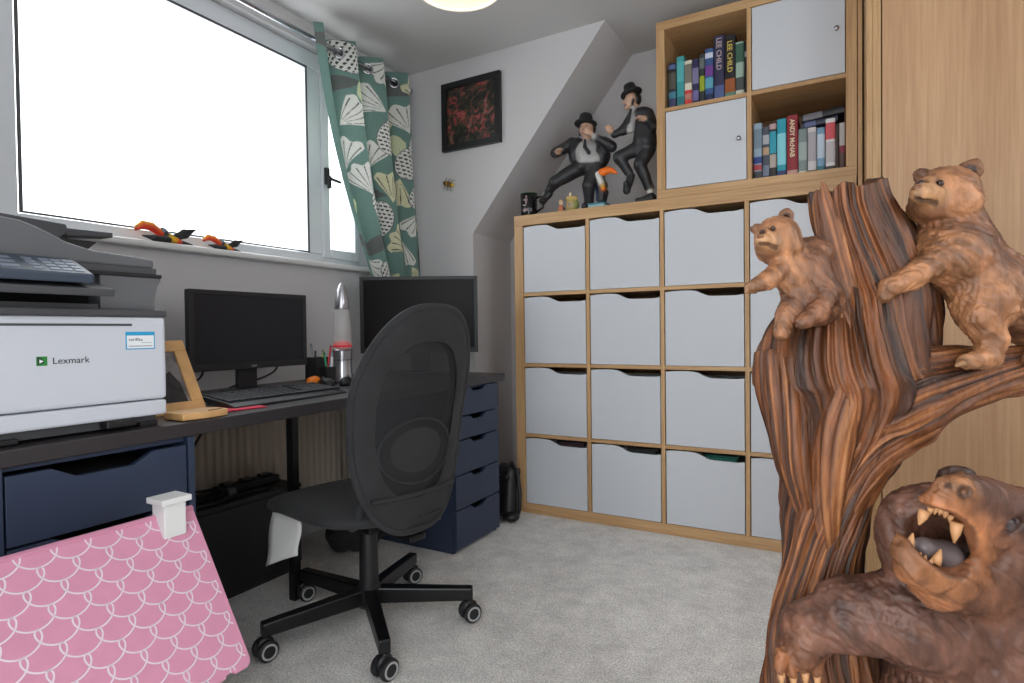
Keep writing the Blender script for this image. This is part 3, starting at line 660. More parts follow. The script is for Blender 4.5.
# framed picture
pc = thing('framed_picture', 'black framed dark red abstract print on the grey wall', 'picture', (-.25, -.012, 2.04))
pa, pb = onp(442, 88, 1, -.02), onp(503, 141, 1, -.02)
X0, X1, Z1, Z0 = -.432, -.070, 2.224, 1.866; fw = .032
m = MB().box(X0, X1, -.026, -.001, Z1 - fw, Z1).box(X0, X1, -.026, -.001, Z0, Z0 + fw).box(X0, X0 + fw, -.026, -.001, Z0 + fw, Z1 - fw).box(X1 - fw, X1, -.026, -.001, Z0 + fw, Z1 - fw)
m.build('frame', M_['black_paint'], pc, bevel=.002)
def artmat():
    m = P('abstract_print', (60, 30, 30), .35); nt = m.node_tree; b = nt.nodes['Principled BSDF']; L = nt.links.new
    tc = nt.nodes.new('ShaderNodeTexCoord'); n = nt.nodes.new('ShaderNodeTexNoise'); n.inputs['Scale'].default_value = 17; n.inputs['Detail'].default_value = 10; n.inputs['Distortion'].default_value = 1.6
    L(tc.outputs['Object'], n.inputs['Vector']); cr = nt.nodes.new('ShaderNodeValToRGB'); L(n.outputs['Fac'], cr.inputs[0])
    e = cr.color_ramp.elements; e[0].position = .3; e[0].color = lin((18, 16, 18)) + (1,); e[1].position = .72; e[1].color = lin((150, 140, 130)) + (1,)
    for p_, c_ in ((.46, (38, 40, 34)), (.53, (84, 66, 50)), (.57, (120, 36, 44)), (.60, (176, 74, 80)), (.63, (120, 92, 70)), (.67, (60, 84, 72))):
        k = e.new(p_); k.color = lin(c_) + (1,)
    L(cr.outputs[0], b.inputs['Base Color'])
artmat()
box('print', M_['abstract_print'], pc, X0 + fw, X1 - fw, -.014, -.008, Z0 + fw, Z1 - fw)

# ------------------------------------------------------------------ printer
pt = thing('printer', 'large grey and white office printer at the near end of the desk', 'printer', (-.16, -2.03, zd(-2.03)))
PY0, PY1, PX0, PX1 = -2.28, -1.795, -.37, .04; zb = zd(-2.0)
box('base', M_['dark_grey_plastic'], pt, PX0 + .02, PX1 - .03, PY0 + .02, PY1 - .012, zb + .006, zb + .03)
for yy in (PY0 + .05, -2.10, -1.83):
    for xx in (PX0 + .05, PX1 - .03): box('foot', M_['black_plastic'], pt, xx - .02, xx + .015, yy - .02, yy + .02, zb + .0015, zb + .012, bevel=.002)
box('tray_catch', M_['black_plastic'], pt, PX1 - .03, PX1 + .004, -1.93, -1.87, zb + .008, zb + .026, bevel=.004)
box('paper_tray', M_['printer_white'], pt, PX0, PX1 - .002, PY0, PY1, zb + .026, .7555, bevel=.006)
box('front_cover', M_['printer_white'], pt, PX0, PX1, PY0, PY1, .758, .949, bevel=.008)
box('finger_slot', M_['dark_grey_plastic'], pt, PX1 - .002, PX1 + .0012, PY0 + .02, -1.872, .928, .933)
box('rim', M_['dark_grey_plastic'], pt, PX0, PX1 + .002, PY0, PY1 + .002, .949, .966, bevel=.004)
box('output_bin', M_['dark_gap'], pt, PX0, -.03, PY0, PY1 - .012, .966, 1.02)
box('bin_floor', M_['dark_grey_plastic'], pt, -.03, .02, PY0, -1.93, .966, .976)
# flared support at the right of the output bin
prof = [(-1.925, .966), (PY1 - .012, .966), (PY1 - .014, .98), (PY1 - .011, 1.0), (PY1 - .006, 1.02), (PY1 + .002, 1.036), (PY1 + .002, 1.041), (-1.925, 1.041)]
MB().prism(prof, -.30, .02, YZ).build('scanner_support', M_['mid_grey_plastic'], pt, bevel=.002)
box('bin_roof', M_['dark_grey_plastic'], pt, PX0, .0, PY0, -1.925, 1.0, 1.041)
box('scanner_lip', M_['black_plastic'], pt, PX0, .022, PY0, PY1 + .004, 1.041, 1.05, bevel=.002)
box('scanner_bed', M_['dark_grey_plastic'], pt, PX0, .012, PY0, PY1 - .004, 1.05, 1.064)
prof = [(PY0, 1.064), (PY1 - .006, 1.064), (PY1 - .006, 1.085), (-1.84, 1.089), (-1.93, 1.094), (-1.98, 1.106), (-2.03, 1.13), (-2.06, 1.14), (-2.1, 1.144), (PY0, 1.146)]
MB().prism(prof, -.34, .008, YZ).build('document_feeder', M_['mid_grey_plastic'], pt, bevel=.006)
MB().prism([(-1.94, 1.15), (-1.765, 1.165), (-1.765, 1.178), (-1.94, 1.174), (-1.98, 1.135), (-1.9, 1.11), (-1.84, 1.125)][:4] , -.30, -.24, YZ).build('feeder_tray', M_['dark_grey_plastic'], pt, bevel=.003)
MB().prism([(-1.92, 1.10), (-1.85, 1.10), (-1.80, 1.15), (-1.92, 1.152)], -.30, -.25, YZ).build('feeder_tray', M_['black_plastic'], pt)
MB().prism([(-2.05, 1.12), (-1.93, 1.12), (-1.885, 1.160), (-1.89, 1.178), (-2.05, 1.186)], -.30, -.20, YZ).build('feeder_tray', M_['dark_grey_plastic'], pt, bevel=.003)
# control panel
sl = [(.0, .995), (.112, .988), (.116, 1.003), (.0, 1.03)]
MB().prism(sl, PY0, -1.942, XZ).build('panel_base', M_['dark_grey_plastic'], pt, bevel=.003)
sl = [(.02, 1.022), (.118, 1.012), (.122, 1.030), (.03, 1.07)]
pn = MB().prism(sl, PY0, -1.983, XZ).build('control_panel', P('panel_blue_grey', (62, 72, 86), .4), pt, bevel=.004)
o_ = Vector((.122, 0, 1.0305)); dx = Vector((-.092, 0, .04)).normalized(); nz = Vector((.04, 0, .092)).normalized()
km = MB()
for r_ in range(4):
    for c_ in range(4):
        yy = -1.995 - c_ * .021 - (.006 if c_ == 3 else 0); c0 = o_ + dx * (.014 + r_ * .018)
        Mx = basis(c0 + Vector((0, yy, 0)), dx, (0, 1, 0)); km.box(0, .011, -.017, 0, -.001, .003, Mx)
for r_ in range(3): km.box(0, .013, -.03, 0, -.001, .003, basis(o_ + dx * (.016 + r_ * .025) + Vector((0, -2.10, 0)), dx, (0, 1, 0)))
tag(km.build('keys', P('key_grey', (120, 130, 145), .4), pn, bevel=.001), kind='stuff')
Mx = basis(o_ + dx * .012 + Vector((0, -2.15, 0)), dx, (0, 1, 0)); MB().box(0, .065, -.10, 0, -.001, .002, Mx).build('display', M_['black_gloss'], pn)
# logo and sticker, flat print on the front cover
FX = PX1 + .0006
lg = MB().box(PX1 - .001, FX, -2.054, -2.0355, .848, .8665).build('logo', M_['green_logo'], pt)
MB().prism([(-2.052, .850), (-2.043, .852), (-2.040, .8565), (-2.048, .866), (-2.053, .866)], FX, FX + .0003, YZ).build('logo_facet', M_['logo_dark'], lg)
MB().prism([(-2.049, .853), (-2.042, .857), (-2.049, .861)], FX + .0003, FX + .0006, YZ).build('logo_arrow', M_['label_white'], lg)
text_mesh('lettering', 'Lexmark', .0192, M_['text_dark'], pt, basis((FX, -2.027, .8505), (0, 1, 0), (0, 0, 1)), .0003)
st = box('sticker', M_['label_blue'], pt, PX1 - .001, FX, -1.886, -1.822, .875, .915)
MB().box(FX, FX + .0003, -1.8835, -1.8245, .8775, .9065).build('sticker_field', M_['label_white'], st)
text_mesh('lettering', 'verifika', .0105, M_['text_dark'], st, basis((FX + .0003, -1.880, .894), (0, 1, 0), (0, 0, 1)), .0003)
MB().box(FX + .0003, FX + .0006, -1.853, -1.828, .8895, .8905).box(FX + .0003, FX + .0006, -1.880, -1.828, .8815, .8835).build('fine_print', M_['text_grey'], st)

# ------------------------------------------------------------------ monitors
P('screen_dark', (24, 21, 20), .3, spec=.1)
def monitor(label, base, rz, W, H, zbot, logo, stand_w=.075, tilt=0, scr='screen'):
    t = thing('monitor', label, 'monitor', base, rz, local=True); z0 = zbot - base[2]
    T = Matrix.Translation((0, 0, z0)) @ Matrix.Rotation(tilt, 4, 'X')
    MB().box(-W / 2, W / 2, 0, .022, 0, H, T).box(-W * .3, W * .3, .022, .05, H * .15, H * .8, T).build('housing', M_['black_plastic'], t, bevel=.004)
    b = .017
    f = MB().box(-W / 2, W / 2, -.004, 0, 0, b + .006, T).box(-W / 2, W / 2, -.004, 0, H - b, H, T).box(-W / 2, -W / 2 + b, -.004, 0, b, H - b, T).box(W / 2 - b, W / 2, -.004, 0, b, H - b, T)
    f.build('bezel', M_['black_plastic'], t, bevel=.0015)
    MB().box(-W / 2 + b, W / 2 - b, -.0015, 0, b + .006, H - b, T).build('screen', M_[scr], t)
    if logo: text_mesh('lettering', logo, .013, M_['text_grey'], t, T @ basis((0, -.0042, .007), (1, 0, 0), (0, 0, 1)), .0003, .0002, 'CENTER')
    MB().box(-stand_w / 2, stand_w / 2, .03, .055, .012, z0 + H * .4).build('stand_neck', M_['black_plastic'], t, bevel=.004)
    MB().lathe([(.001, .001), (.105, .001), (.105, .007), (.09, .012), (.001, .014)], 40, Matrix.Translation((0, .03, 0)) @ Matrix.Diagonal((1, .75, 1, 1))).build('stand_base', M_['black_plastic'], t, smooth=False)
    return t
mc = (-1.465 - .990) / 2
monitor('black monitor behind the keyboard and facing the room', (-.40, mc - .0, zd(mc)), PI / 2, .476, .272, .784, 'acer')
m2 = Vector((-.33, -.40)); d2 = (Vector((m2.x, m2.y, .9)) - CAM).dot(FWD)
p_tl, p_br = at(360, 278, d2), at(478, 352, d2)
m2c = (p_tl + p_br) / 2; Wm = (Vector((p_br.x, p_br.y)) - Vector((p_tl.x, p_tl.y))).length; Hm = p_tl.z - p_br.z
monitor('wide black monitor at the far end of the desk behind the office chair', (m2c.x, m2c.y, zd(m2c.y)), .5117 + .03, Wm, Hm + .004, p_br.z, None, .09, scr='screen_dark')
cable('black cable hanging below the left side of the keyboard monitor', [(-.42, -1.40, .80), (-.45, -1.40, .76), (-.47, -1.44, .735), (-.5, -1.5, zd(-1.5) + .006), (-.56, -1.52, zd(-1.5) + .006)], .004, 24, 'monitor cables on the desk')
MB_ = None
cable('black cable curving out right of the keyboard monitor stand', [(-.44, -1.09, .80), (-.45, -1.10, .765), (-.46, -1.16, .74), (-.48, -1.22, .728), (-.52, -1.25, zd(-1.25) + .006)], .004, 24, 'monitor cables on the desk')

# ------------------------------------------------------------------ keyboard
kz = zd(-1.36)
kb = thing('keyboard', 'black computer keyboard in front of the monitor', 'keyboard', (-.115, -1.36, kz), PI / 2 + .045, local=True)
T = Matrix.Translation((0, 0, .008)) @ Matrix.Rotation(math.radians(7), 4, 'X')
MB().prism([(-.085, 0), (.085, 0), (.085, .012), (.06, .016), (-.05, .014), (-.085, .008)], -.22, .22, T @ Matrix(((0, 0, 1, 0), (1, 0, 0, 0), (0, 1, 0, 0), (0, 0, 0, 1)))).build('case', M_['black_plastic'], kb, bevel=.002)
km = MB()
for r_ in range(6):
    x = -.212; y = .066 - r_ * .0193 - (.004 if r_ > 0 else 0)
    while x < .205:
        w_ = .0165
        if r_ == 5 and -.13 < x < -.1: w_ = .105
        if not (.055 < x < .062 or .118 < x < .124): km.box(x, x + w_, y - .0158, y, .012, .0195, T)
        x += w_ + .0028
tag(km.build('keys', P('key_black', (38, 39, 44), .5), kb, bevel=.001), kind='stuff')
for sx in (-.19, .17): MB().box(sx, sx + .03, .06, .072, .002, .018).build('foot', M_['black_plastic'], kb)

# photo frame, block, red paper, mouse, pen pots, orange, lava lamp
pf = thing('photo_frame', 'light wooden photo frame leaning beside the printer', 'photo frame', (-.11, -1.69, zd(-1.69)))
T = basis((-.094, -1.775, zd(-1.69) + .001), (0, 1, 0), Vector((-.10, 0, .178)))
W, H, b = .168, .222, .034
MB().box(0, W, 0, b, -.012, 0, T).box(0, W, H - b, H, -.012, 0, T).box(0, b, b, H - b, -.012, 0, T).box(W - b, W, b, H - b, -.012, 0, T).build('frame', M_['light_wood'], pf, bevel=.002)
MB().box(b, W - b, b, H - b, -.010, -.006, T).build('photo', P('photo_print', (120, 116, 116), .3, var=.7, vscale=18), pf)
MB().prism([(b + .02, b), (W - b - .006, b), (W - b - .012, b + .06), (W - b - .03, b + .095), (b + .03, b + .07)], -.006, -.0055, T).build('photo_subject', P('photo_dark', (40, 36, 38), .3, var=.5, vscale=60), pf)
MB().box(W / 2 - .03, W / 2 + .03, .02, .17, -.016, -.012, T).build('backing', M_['board_raw'], pf)
bk = thing('wooden_block', 'small light wooden block lying in front of the photo frame', 'block', (.01, -1.71, zd(-1.71)))
zz = zd(-1.71) + .001
MB().prism([(-.03, -1.765), (.05, -1.765), (.056, -1.70), (.05, -1.645), (.0, -1.64), (-.03, -1.66)], zz, zz + .018).build('body', M_['light_wood'], bk, bevel=.003)
MB().tube([(.052, -1.70, zz + .0185), (.045, -1.66, zz + .0185)], .002).build('groove', M_['board_raw'], bk)
tag(MB().prism([(-.10, -1.66), (.0, -1.645), (.015, -1.5), (-.085, -1.49)], zd(-1.58) + .0015, zd(-1.58) + .0045).build('notepad', M_['red_paper'], bevel=.001), 'flat red notepad on the desk in front of the keyboard', 'notepad')
def deskpt(u, v, X): p = onp(u, v, 0, X); return (p.x, p.y)
def pot(label, x, y, w_, h_, pens, group='black pen pots by the lava lamp'):
    z = zd(y) + .001; t = thing('pen_pot', label, 'pen pot', (x, y, z), group=group)
    m = MB(); q = .003
    m.box(x - w_, x + w_, y - w_, y - w_ + q, z, z + h_).box(x - w_, x + w_, y + w_ - q, y + w_, z, z + h_).box(x - w_, x - w_ + q, y - w_ + q, y + w_ - q, z, z + h_).box(x + w_ - q, x + w_, y - w_ + q, y + w_ - q, z, z + h_).box(x - w_, x + w_, y - w_, y + w_, z, z + .004)
    m.build('pot', M_['black_plastic'], t, bevel=.001)
    for (dx_, dy_, tx, ty, hh, c, lb) in pens:
        p0 = Vector((x + dx_, y + dy_, z + .006)); p1 = Vector((x + tx, y + ty, z + hh)); mm = bookmat(c); pe = thing('pen', lb, 'pen', p0, group='pens in the pen pots')
        MB().tube([p0, p0.lerp(p1, .93)], .0042, 8).build('barrel', mm, pe, smooth=True); MB().tube([p0.lerp(p1, .93), p1], [.0046, .0035], 8).build('cap', bookmat(tuple(int(v * .8) for v in c)), pe, smooth=True)
p1x, p1y = deskpt(317, 374, -.42); p2x, p2y = deskpt(327, 378, -.38)
pot('taller black pen pot next to the monitor, holding dark and pale pens', p1x, p1y, .032, .105, [(.0, -.01, -.01, -.02, .16, (120, 124, 130), 'grey pen standing tallest in the taller pen pot'), (.01, .01, .02, .016, .135, (150, 150, 90), 'olive pencil leaning in the taller pen pot'), (-.01, .0, -.02, .012, .13, (40, 40, 44), 'black pen leaning in the taller pen pot')])
pot('shorter black pen pot holding red, green and blue pens beside the lava lamp', p2x, p2y, .030, .066, [(.0, -.008, .0, .024, .15, (190, 30, 50), 'red pen standing in the shorter pen pot'), (.01, .0, .02, -.032, .125, (40, 140, 90), 'green pen in the shorter pen pot'), (-.01, .01, -.01, .045, .13, (130, 180, 200), 'pale blue pen leaning towards the lava lamp'), (.012, .012, .018, .012, .11, (225, 222, 220), 'white pen in the shorter pen pot')])
ox, oy = deskpt(312, 375, -.33)
s = Sculpt(); zo = zd(oy); s.ell((ox, oy, zo + .019), (.022, .026, .019)); s.ell((ox + .008, oy + .01, zo + .026), (.014, .014, .012), k=.01)
V, Fq, C = s.mesh(.003); N = vnormals(V, Fq); V += N * ((vnoise(V * 90) - .5) * .006)[:, None]; V[:, 2] = np.maximum(V[:, 2], zo + .001)
tag(mesh_obj('stress_toy', V, Fq, M_['orange'], smooth=True), 'small crumpled orange toy on the desk below the monitor corner', 'toy')
def mouse(label, u, v, X, rz, sc_=1):
    x, y = deskpt(u, v, X); z = zd(y); t = thing('computer_mouse', label, 'mouse', (x, y, z + .001), rz, local=True, group='dark mice near the lava lamp')
    s = Sculpt(); s.ell((0, 0, .008), (.028 * sc_, .05 * sc_, .025)); V, Fq, C = s.mesh(.004); V[:, 2] = np.maximum(V[:, 2], 0)
    mesh_obj('shell', V, Fq, M_['black_plastic'], t, smooth=True); MB().lathe([(.001, -.003), (.008, -.003), (.008, .003), (.001, .003)], 12, Matrix.Translation((0, .028 * sc_, .029)) @ Matrix.Rotation(PI / 2, 4, 'Y')).build('wheel', M_['dark_grey_plastic'], t)
mouse('dark mouse lying between the orange toy and the lava lamp', 326, 379, -.27, 1.2)
mouse('small black mouse lying just in front of the lava lamp', 346, 381, -.24, .4, .8)

lx, ly = -.35, -.847; lz = zd(ly) + .001
la = thing('lava_lamp', 'silver lava lamp with red wax standing on the desk', 'lamp', (lx, ly, lz)); T = Matrix.Translation((lx, ly, lz))
MB().lathe([(.040, 0), (.041, .004), (.037, .06), (.036, .085), (.0365, .088), (.036, .091), (.039, .128), (.041, .131), (.038, .134), (.001, .134)], 40, T).build('base', M_['brushed'], la, smooth=False)
MB().lathe([(.0365, .0895), (.0372, .0895), (.0372, .0925), (.0365, .0925)], 40, T, cap=False).build('seam_band', M_['dark_grey_plastic'], la)
P('liquid', (205, 202, 200), .06, trans=0, alpha=.34)
MB().lathe([(.038, .135), (.0385, .15), (.034, .24), (.029, .30)], 40, T, cap=False).build('glass_bottle', M_['liquid'], la, smooth=True)
P('wax', (210, 6, 26), .3, emit=.03)
s = Sculpt(); s.ell((lx, ly, lz + .148), (.0392, .0392, .013)); s.ell((lx, ly, lz + .154), (.024, .024, .013), k=.02); V, Fq, C = s.mesh(.003)
mesh_obj('wax', V, Fq, M_['wax'], la, smooth=True)
MB().lathe([(.029, .298), (.030, .300), (.028, .33), (.022, .37), (.012, .395), (.004, .405), (.001, .406)], 40, T).build('cap', M_['brushed'], la, smooth=True)

# ------------------------------------------------------------------ office chair
HUB = Vector((.137, -1.232, FL)); CR = math.radians(79)
ch = thing('office_chair', 'black mesh-back swivel office chair at the desk', 'chair', HUB, CR, local=True)
Ri = Matrix.Rotation(-CR, 4, 'Z')
def toL(p): return Ri @ (Vector(p) - HUB)
for a in (32, 104, 176, 248, 320):
    th = math.radians(a) - CR; Rz = Matrix.Rotation(th, 4, 'Z')
    V = []
    for (x, hw, z0, z1) in ((.015, .021, .072, .122), (.325, .016, .068, .108)):
        V += [(x, -hw, z0), (x, hw, z0), (x, hw, z1), (x, -hw, z1)]
    MB().add(V, [(0, 3, 2, 1), (4, 5, 6, 7), (0, 1, 5, 4), (1, 2, 6, 5), (2, 3, 7, 6), (3, 0, 4, 7)], Rz).build('base_leg', M_['black_metal'], ch, bevel=.005)
    sw = th + a * .9; Cw = Rz @ Vector((.315, 0, 0)); Mw = Matrix.Translation((Cw.x, Cw.y, .0305)) @ Matrix.Rotation(sw, 4, 'Z')
    cs = MB().tube([Mw @ Vector((0, 0, .01)), Mw @ Vector((0, 0, .045))], .008); cs.ball((0, 0, .014), (.026, .012, .022), M=Mw)
    c_ = cs.build('caster', M_['black_plastic'], ch, smooth=True)
    for sy in (-1, 1):
        MB().lathe([(.001, -.009), (.022, -.009), (.029, -.006), (.030, 0), (.029, .006), (.022, .009), (.001, .009)], 24, Mw @ Matrix.Translation((0, sy * .018, 0)) @ Matrix.Rotation(PI / 2, 4, 'X')).build('wheel', M_['black_plastic'], c_, smooth=False)
        MB().lathe([(.017, -.0005), (.0225, -.0005), (.0225, .0012), (.017, .0012), (.017, -.0005)], 24, Mw @ Matrix.Translation((0, sy * .0272, 0)) @ Matrix.Rotation(-sy * PI / 2, 4, 'X'), cap=False).build('wheel_ring', P('ring_grey', (170, 170, 172), .5) if 'ring_grey' not in MATS else M_['ring_grey'], c_)
MB().lathe([(.034, .060), (.040, .07), (.040, .118), (.033, .126), (.030, .13), (.026, .345), (.001, .345)], 28).build('column', M_['black_plastic'], ch, smooth=False)
MB().box(-.07, .07, -.10, .10, .318, .345).box(-.03, .03, -.24, -.06, .315, .335).build('mechanism', M_['black_metal'], ch, bevel=.006)
# seat cushion: superellipse puffed top
def seat():
    nr, na = 26, 96; V = []; Fc = []
    def outline(th):
        c, s_ = math.cos(th), math.sin(th); n = 3.4
        x = math.copysign(abs(c) ** (2 / n), c) * .245; y = math.copysign(abs(s_) ** (2 / n), s_) * .252 + .055
        return x * (1 - .06 * (y - .045) / .24), y
    rows = []
    for k in range(nr * 2 + 1):
        q = k / (2 * nr) * PI                        # 0 top centre -> PI bottom centre
        rad = math.sin(q) ** .55 if 0 < q < PI else 0; rows.append((rad, math.cos(q)))
    for (rad, cz) in rows:
        for j in range(na):
            x, y = outline(2 * PI * j / na); x *= rad; y = .045 + (y - .045) * rad
            z = .382 + (.040 if cz > 0 else .034) * (abs(cz) ** .8) * (1 if cz > 0 else -1) + .018 * (x / .24) ** 2 - .03 * max(0, (y - .16) / .12) ** 2
            V.append((x, y, z + .004 * math.sin(20 * x + 9 * y) * rad))
    for i in range(len(rows) - 1):
        for j in range(na): Fc.append((i * na + j, i * na + (j + 1) % na, (i + 1) * na + (j + 1) % na, (i + 1) * na + j))
    return mesh_obj('seat', V, [tuple(reversed(f)) for f in Fc], M_['fabric_black'], ch, smooth=True)
seat()
# backrest
ZB0, ZB1 = .350, .985; BH = ZB1 - ZB0
def bshape(r, th):
    c, s_ = math.cos(th), math.sin(th); n = 2.7
    x = math.copysign(abs(c) ** (2 / n), c) * r; z = math.copysign(abs(s_) ** (2 / n), s_) * r
    v = (z + 1) / 2; half = .178 + .030 * min(1, v / .6) - .02 * max(0, v - .7) / .3
    return x * half, ZB0 + v * BH
def back_pt(x, z, o=0):
    v = (z - ZB0) / BH
    y = -.205 - .125 * v + .035 * math.sin(v * PI) + .75 * x * x * (1 - .25 * v) - .03 * (1 - v) ** 3
    return (x, y + o, z)
def back_sheet(name, r0, r1, mat, nr=14, na=120, th0=.016, crease=0):
    V = []; Fc = []
    rs = [r0 + (r1 - r0) * i / nr for i in range(nr + 1)]
    for side in (-1, 1):
        for r in rs:
            for j in range(na):
                x, z = bshape(r, 2 * PI * j / na); e = th0 * math.sqrt(max(0, 1 - r ** 6)) + .001
                x_, y_, z_ = back_pt(x, z, side * e); V.append((x_, y_ + crease * (vnoise(np.array([[x * 30, z * 30, side]]))[0] - .5), z_))
    N = (nr + 1) * na
    for sd in (0, 1):
        for i in range(nr):
            for j in range(na):
                q = (sd * N + i * na + j, sd * N + i * na + (j + 1) % na, sd * N + (i + 1) * na + (j + 1) % na, sd * N + (i + 1) * na + j)
                Fc.append(q if sd == 0 else q[::-1])
    for j in range(na):
        a_, b_ = nr * na + j, nr * na + (j + 1) % na; Fc.append((a_, b_, b_ + N, a_ + N))
    return mesh_obj(name, V, Fc, mat, ch, smooth=True)
ms = bpy.data.materials.new('sheer_mesh'); ms.use_nodes = True; nt = ms.node_tree; b = nt.nodes['Principled BSDF']; b.inputs['Base Color'].default_value = lin((40, 40, 42)) + (1,); b.inputs['Roughness'].default_value = .85
tr = nt.nodes.new('ShaderNodeBsdfTransparent'); mx = nt.nodes.new('ShaderNodeMixShader'); mx.inputs[0].default_value = .36
nt.links.new(b.outputs[0], mx.inputs[1]); nt.links.new(tr.outputs[0], mx.inputs[2]); nt.links.new(mx.outputs[0], nt.nodes['Material Output'].inputs[0])
back_sheet('back_surround', .70, 1.0, M_['fabric_black'], 16, crease=.004)
back_sheet('mesh_panel', 0.0, .70, ms, 8, th0=.014)
MB().tube([back_pt(*bshape(1.0, q)) for q in np.linspace(0, 2 * PI, 140, endpoint=False)], .011, 8, closed=True).build('back_piping', M_['fabric_black'], ch, smooth=True)
# lumbar pad seen through the cover
s_out = []
for q in np.linspace(0, 2 * PI, 64, endpoint=False):
    x = .13 * math.cos(q); z = .585 + (.085 if math.sin(q) > 0 else .10) * math.sin(q); s_out.append(back_pt(x, z, -.017))
MB().tube(s_out, .0035, 6, closed=True).build('lumbar_seam', M_['fabric_black'], ch, smooth=True)
V = []; Fc = []
for i in range(9):
    for j in range(48):
        r = i / 8; q = 2 * PI * j / 48; V.append(back_pt(.129 * r * math.cos(q), .585 + (.084 if math.sin(q) > 0 else .099) * r * math.sin(q), -.012 - .006 * (1 - r * r)))
for i in range(8):
    for j in range(48): Fc.append((i * 48 + j, i * 48 + (j + 1) % 48, (i + 1) * 48 + (j + 1) % 48, (i + 1) * 48 + j))
mesh_obj('lumbar_pad', V, Fc, M_['fabric_black'], ch, smooth=True)
MB().tube([back_pt(x, .455 + .1 * x * x, -.018) for x in np.linspace(-.15, .15, 24)], .007, 8).build('back_strap', M_['fabric_black'], ch, smooth=True)
MB().tube([back_pt(x, .36 + .4 * x * x, -.016) for x in np.linspace(-.05, .08, 14)], .004, 6).build('cover_fold', M_['fabric_black'], ch, smooth=True)
MB().tube([back_pt(x, .385 + .5 * x * x, -.016) for x in np.linspace(.0, .105, 14)], .004, 6).build('cover_fold', M_['fabric_black'], ch, smooth=True)
for sx in (-1, 1):
    MB().tube([(sx * .14, -.12, .365), (sx * .16, -.165, .39), (sx * .15, -.18, .44)], .013, 10).build('back_bracket', M_['fabric_black'], ch, smooth=True)
# white care label hanging from the seat
q0, q1, q2, q3 = [toL(at(u, v, d)) for u, v, d in ((273, 512, 1.80), (301, 518, 1.76), (299, 556, 1.76), (265, 566, 1.80))]
V = []; Fc = []
for i in range(9):
    for j in range(7):
        a_ = q0.lerp(q3, i / 8); b_ = q1.lerp(q2, i / 8); p = a_.lerp(b_, j / 6) + Vector((0, .008 * math.sin(i * .7 + j * .5), 0)); V.append(p)
for i in range(8):
    for j in range(6): Fc.append((i * 7 + j, i * 7 + j + 1, (i + 1) * 7 + j + 1, (i + 1) * 7 + j))
o = mesh_obj('care_label', V, Fc, M_['paper'], ch, smooth=True); o['label'] = 'white paper care label'; sd = o.modifiers.new('solid', 'SOLIDIFY'); sd.thickness = .0008

# ------------------------------------------------------------------ doll house with pink roof
RT = Vector((.25, -1.872, .552)); EV = onp(253, 664, 1, -1.872); YN = -2.40
dh = thing('doll_house', 'doll house with a pink loop-patterned roof and white chimney in the near corner', 'doll house', (RT.x, -2.13, 0))
sd_ = (EV - RT); L_ = sd_.length; sd_.normalize(); nrm = Vector((-sd_.z, 0, sd_.x)); nrm = nrm if nrm.z > 0 else -nrm
def roof_poly():
    pts = [(0, YN), (0, RT.y)]
    pts += [(L_ - .016 + .016 * math.sin(q), RT.y - .016 + .016 * math.cos(q)) for q in np.linspace(0, PI / 2, 6)]
    y = RT.y - .035
    while y > YN + .06:
        pts += [(L_, y), (L_ - .006, y - .004), (L_ - .006, y - .018), (L_, y - .022)]; y -= .05
    pts += [(L_, YN)]
    return pts
Tr = basis(RT, sd_, (0, 1, 0)); Tr[0][3], Tr[1][3], Tr[2][3] = RT.x, 0, RT.z
zs = 1 if (Tr.to_3x3() @ Vector((0, 0, 1))).dot(nrm) > 0 else -1
rp = MB().prism(roof_poly(), -.010 * zs, 0, Tr).build('roof_panel', M_['pink'], dh, bevel=.002)
sd2 = Vector((-sd_.x, 0, sd_.z)); Tl = basis(RT, sd2, (0, 1, 0)); Tl[0][3], Tl[1][3], Tl[2][3] = RT.x, 0, RT.z
MB().prism(roof_poly(), .010 * zs, 0, Tl).build('roof_panel', M_['pink'], dh, bevel=.002)
rib = MB(); PITCH, ROW = .0525, .0415
def ribbon(pts, hw):
    n = len(pts); V = []; Fc = []
    for i, (a_, y_) in enumerate(pts):
        q0_, q1_ = pts[max(i - 1, 0)], pts[min(i + 1, n - 1)]; tx, ty = q1_[0] - q0_[0], q1_[1] - q0_[1]; l_ = math.hypot(tx, ty) + 1e-9
        nx_, ny_ = -ty / l_ * hw, tx / l_ * hw
        V += [(a_ + nx_, y_ + ny_, .0004 * zs), (a_ - nx_, y_ - ny_, .0004 * zs)]
        if i: Fc.append((2 * i - 2, 2 * i - 1, 2 * i + 1, 2 * i))
    rib.add(V, Fc, Tr)
row = 0; a0 = .006
while a0 < L_ + .01:
    pts = []; t = -PI
    y_off = (PITCH / 2 if row % 2 else 0) + .012
    nper = int((RT.y - YN) / PITCH) + 2
    for k in range(nper * 28):
        t = k / 28 * 2 * PI; A = PITCH / (2 * PI)
        y_ = RT.y + y_off - (A * t - A * 1.85 * math.sin(t)) ; a_ = a0 + .0135 - .0165 * math.cos(t)
        ok = .004 < a_ < L_ - .004 and YN + .004 < y_ < RT.y - .004
        if ok: pts.append((a_, y_))
        elif pts: 
            if len(pts) > 2: ribbon(pts, .00135)
            pts = []
    if len(pts) > 2: ribbon(pts, .00135)
    a0 += ROW * .78; row += 1
tag(rib.build('loop_print', M_['silver_print'], rp), 'silvery white scallop loops')
cx, cy = RT.x + .012, RT.y - .055
box('chimney', M_['white_gloss'], dh, cx - .020, cx + .022, cy - .022, cy + .022, RT.z - .045, RT.z + .022, bevel=.002)
box('chimney_cap', M_['white_gloss'], dh, cx - .026, cx + .030, cy - .030, cy + .030, RT.z + .022, RT.z + .034, bevel=.002)
wz = RT.z - .14
hx = (wz - RT.z) / sd_.z * sd_.x - .022
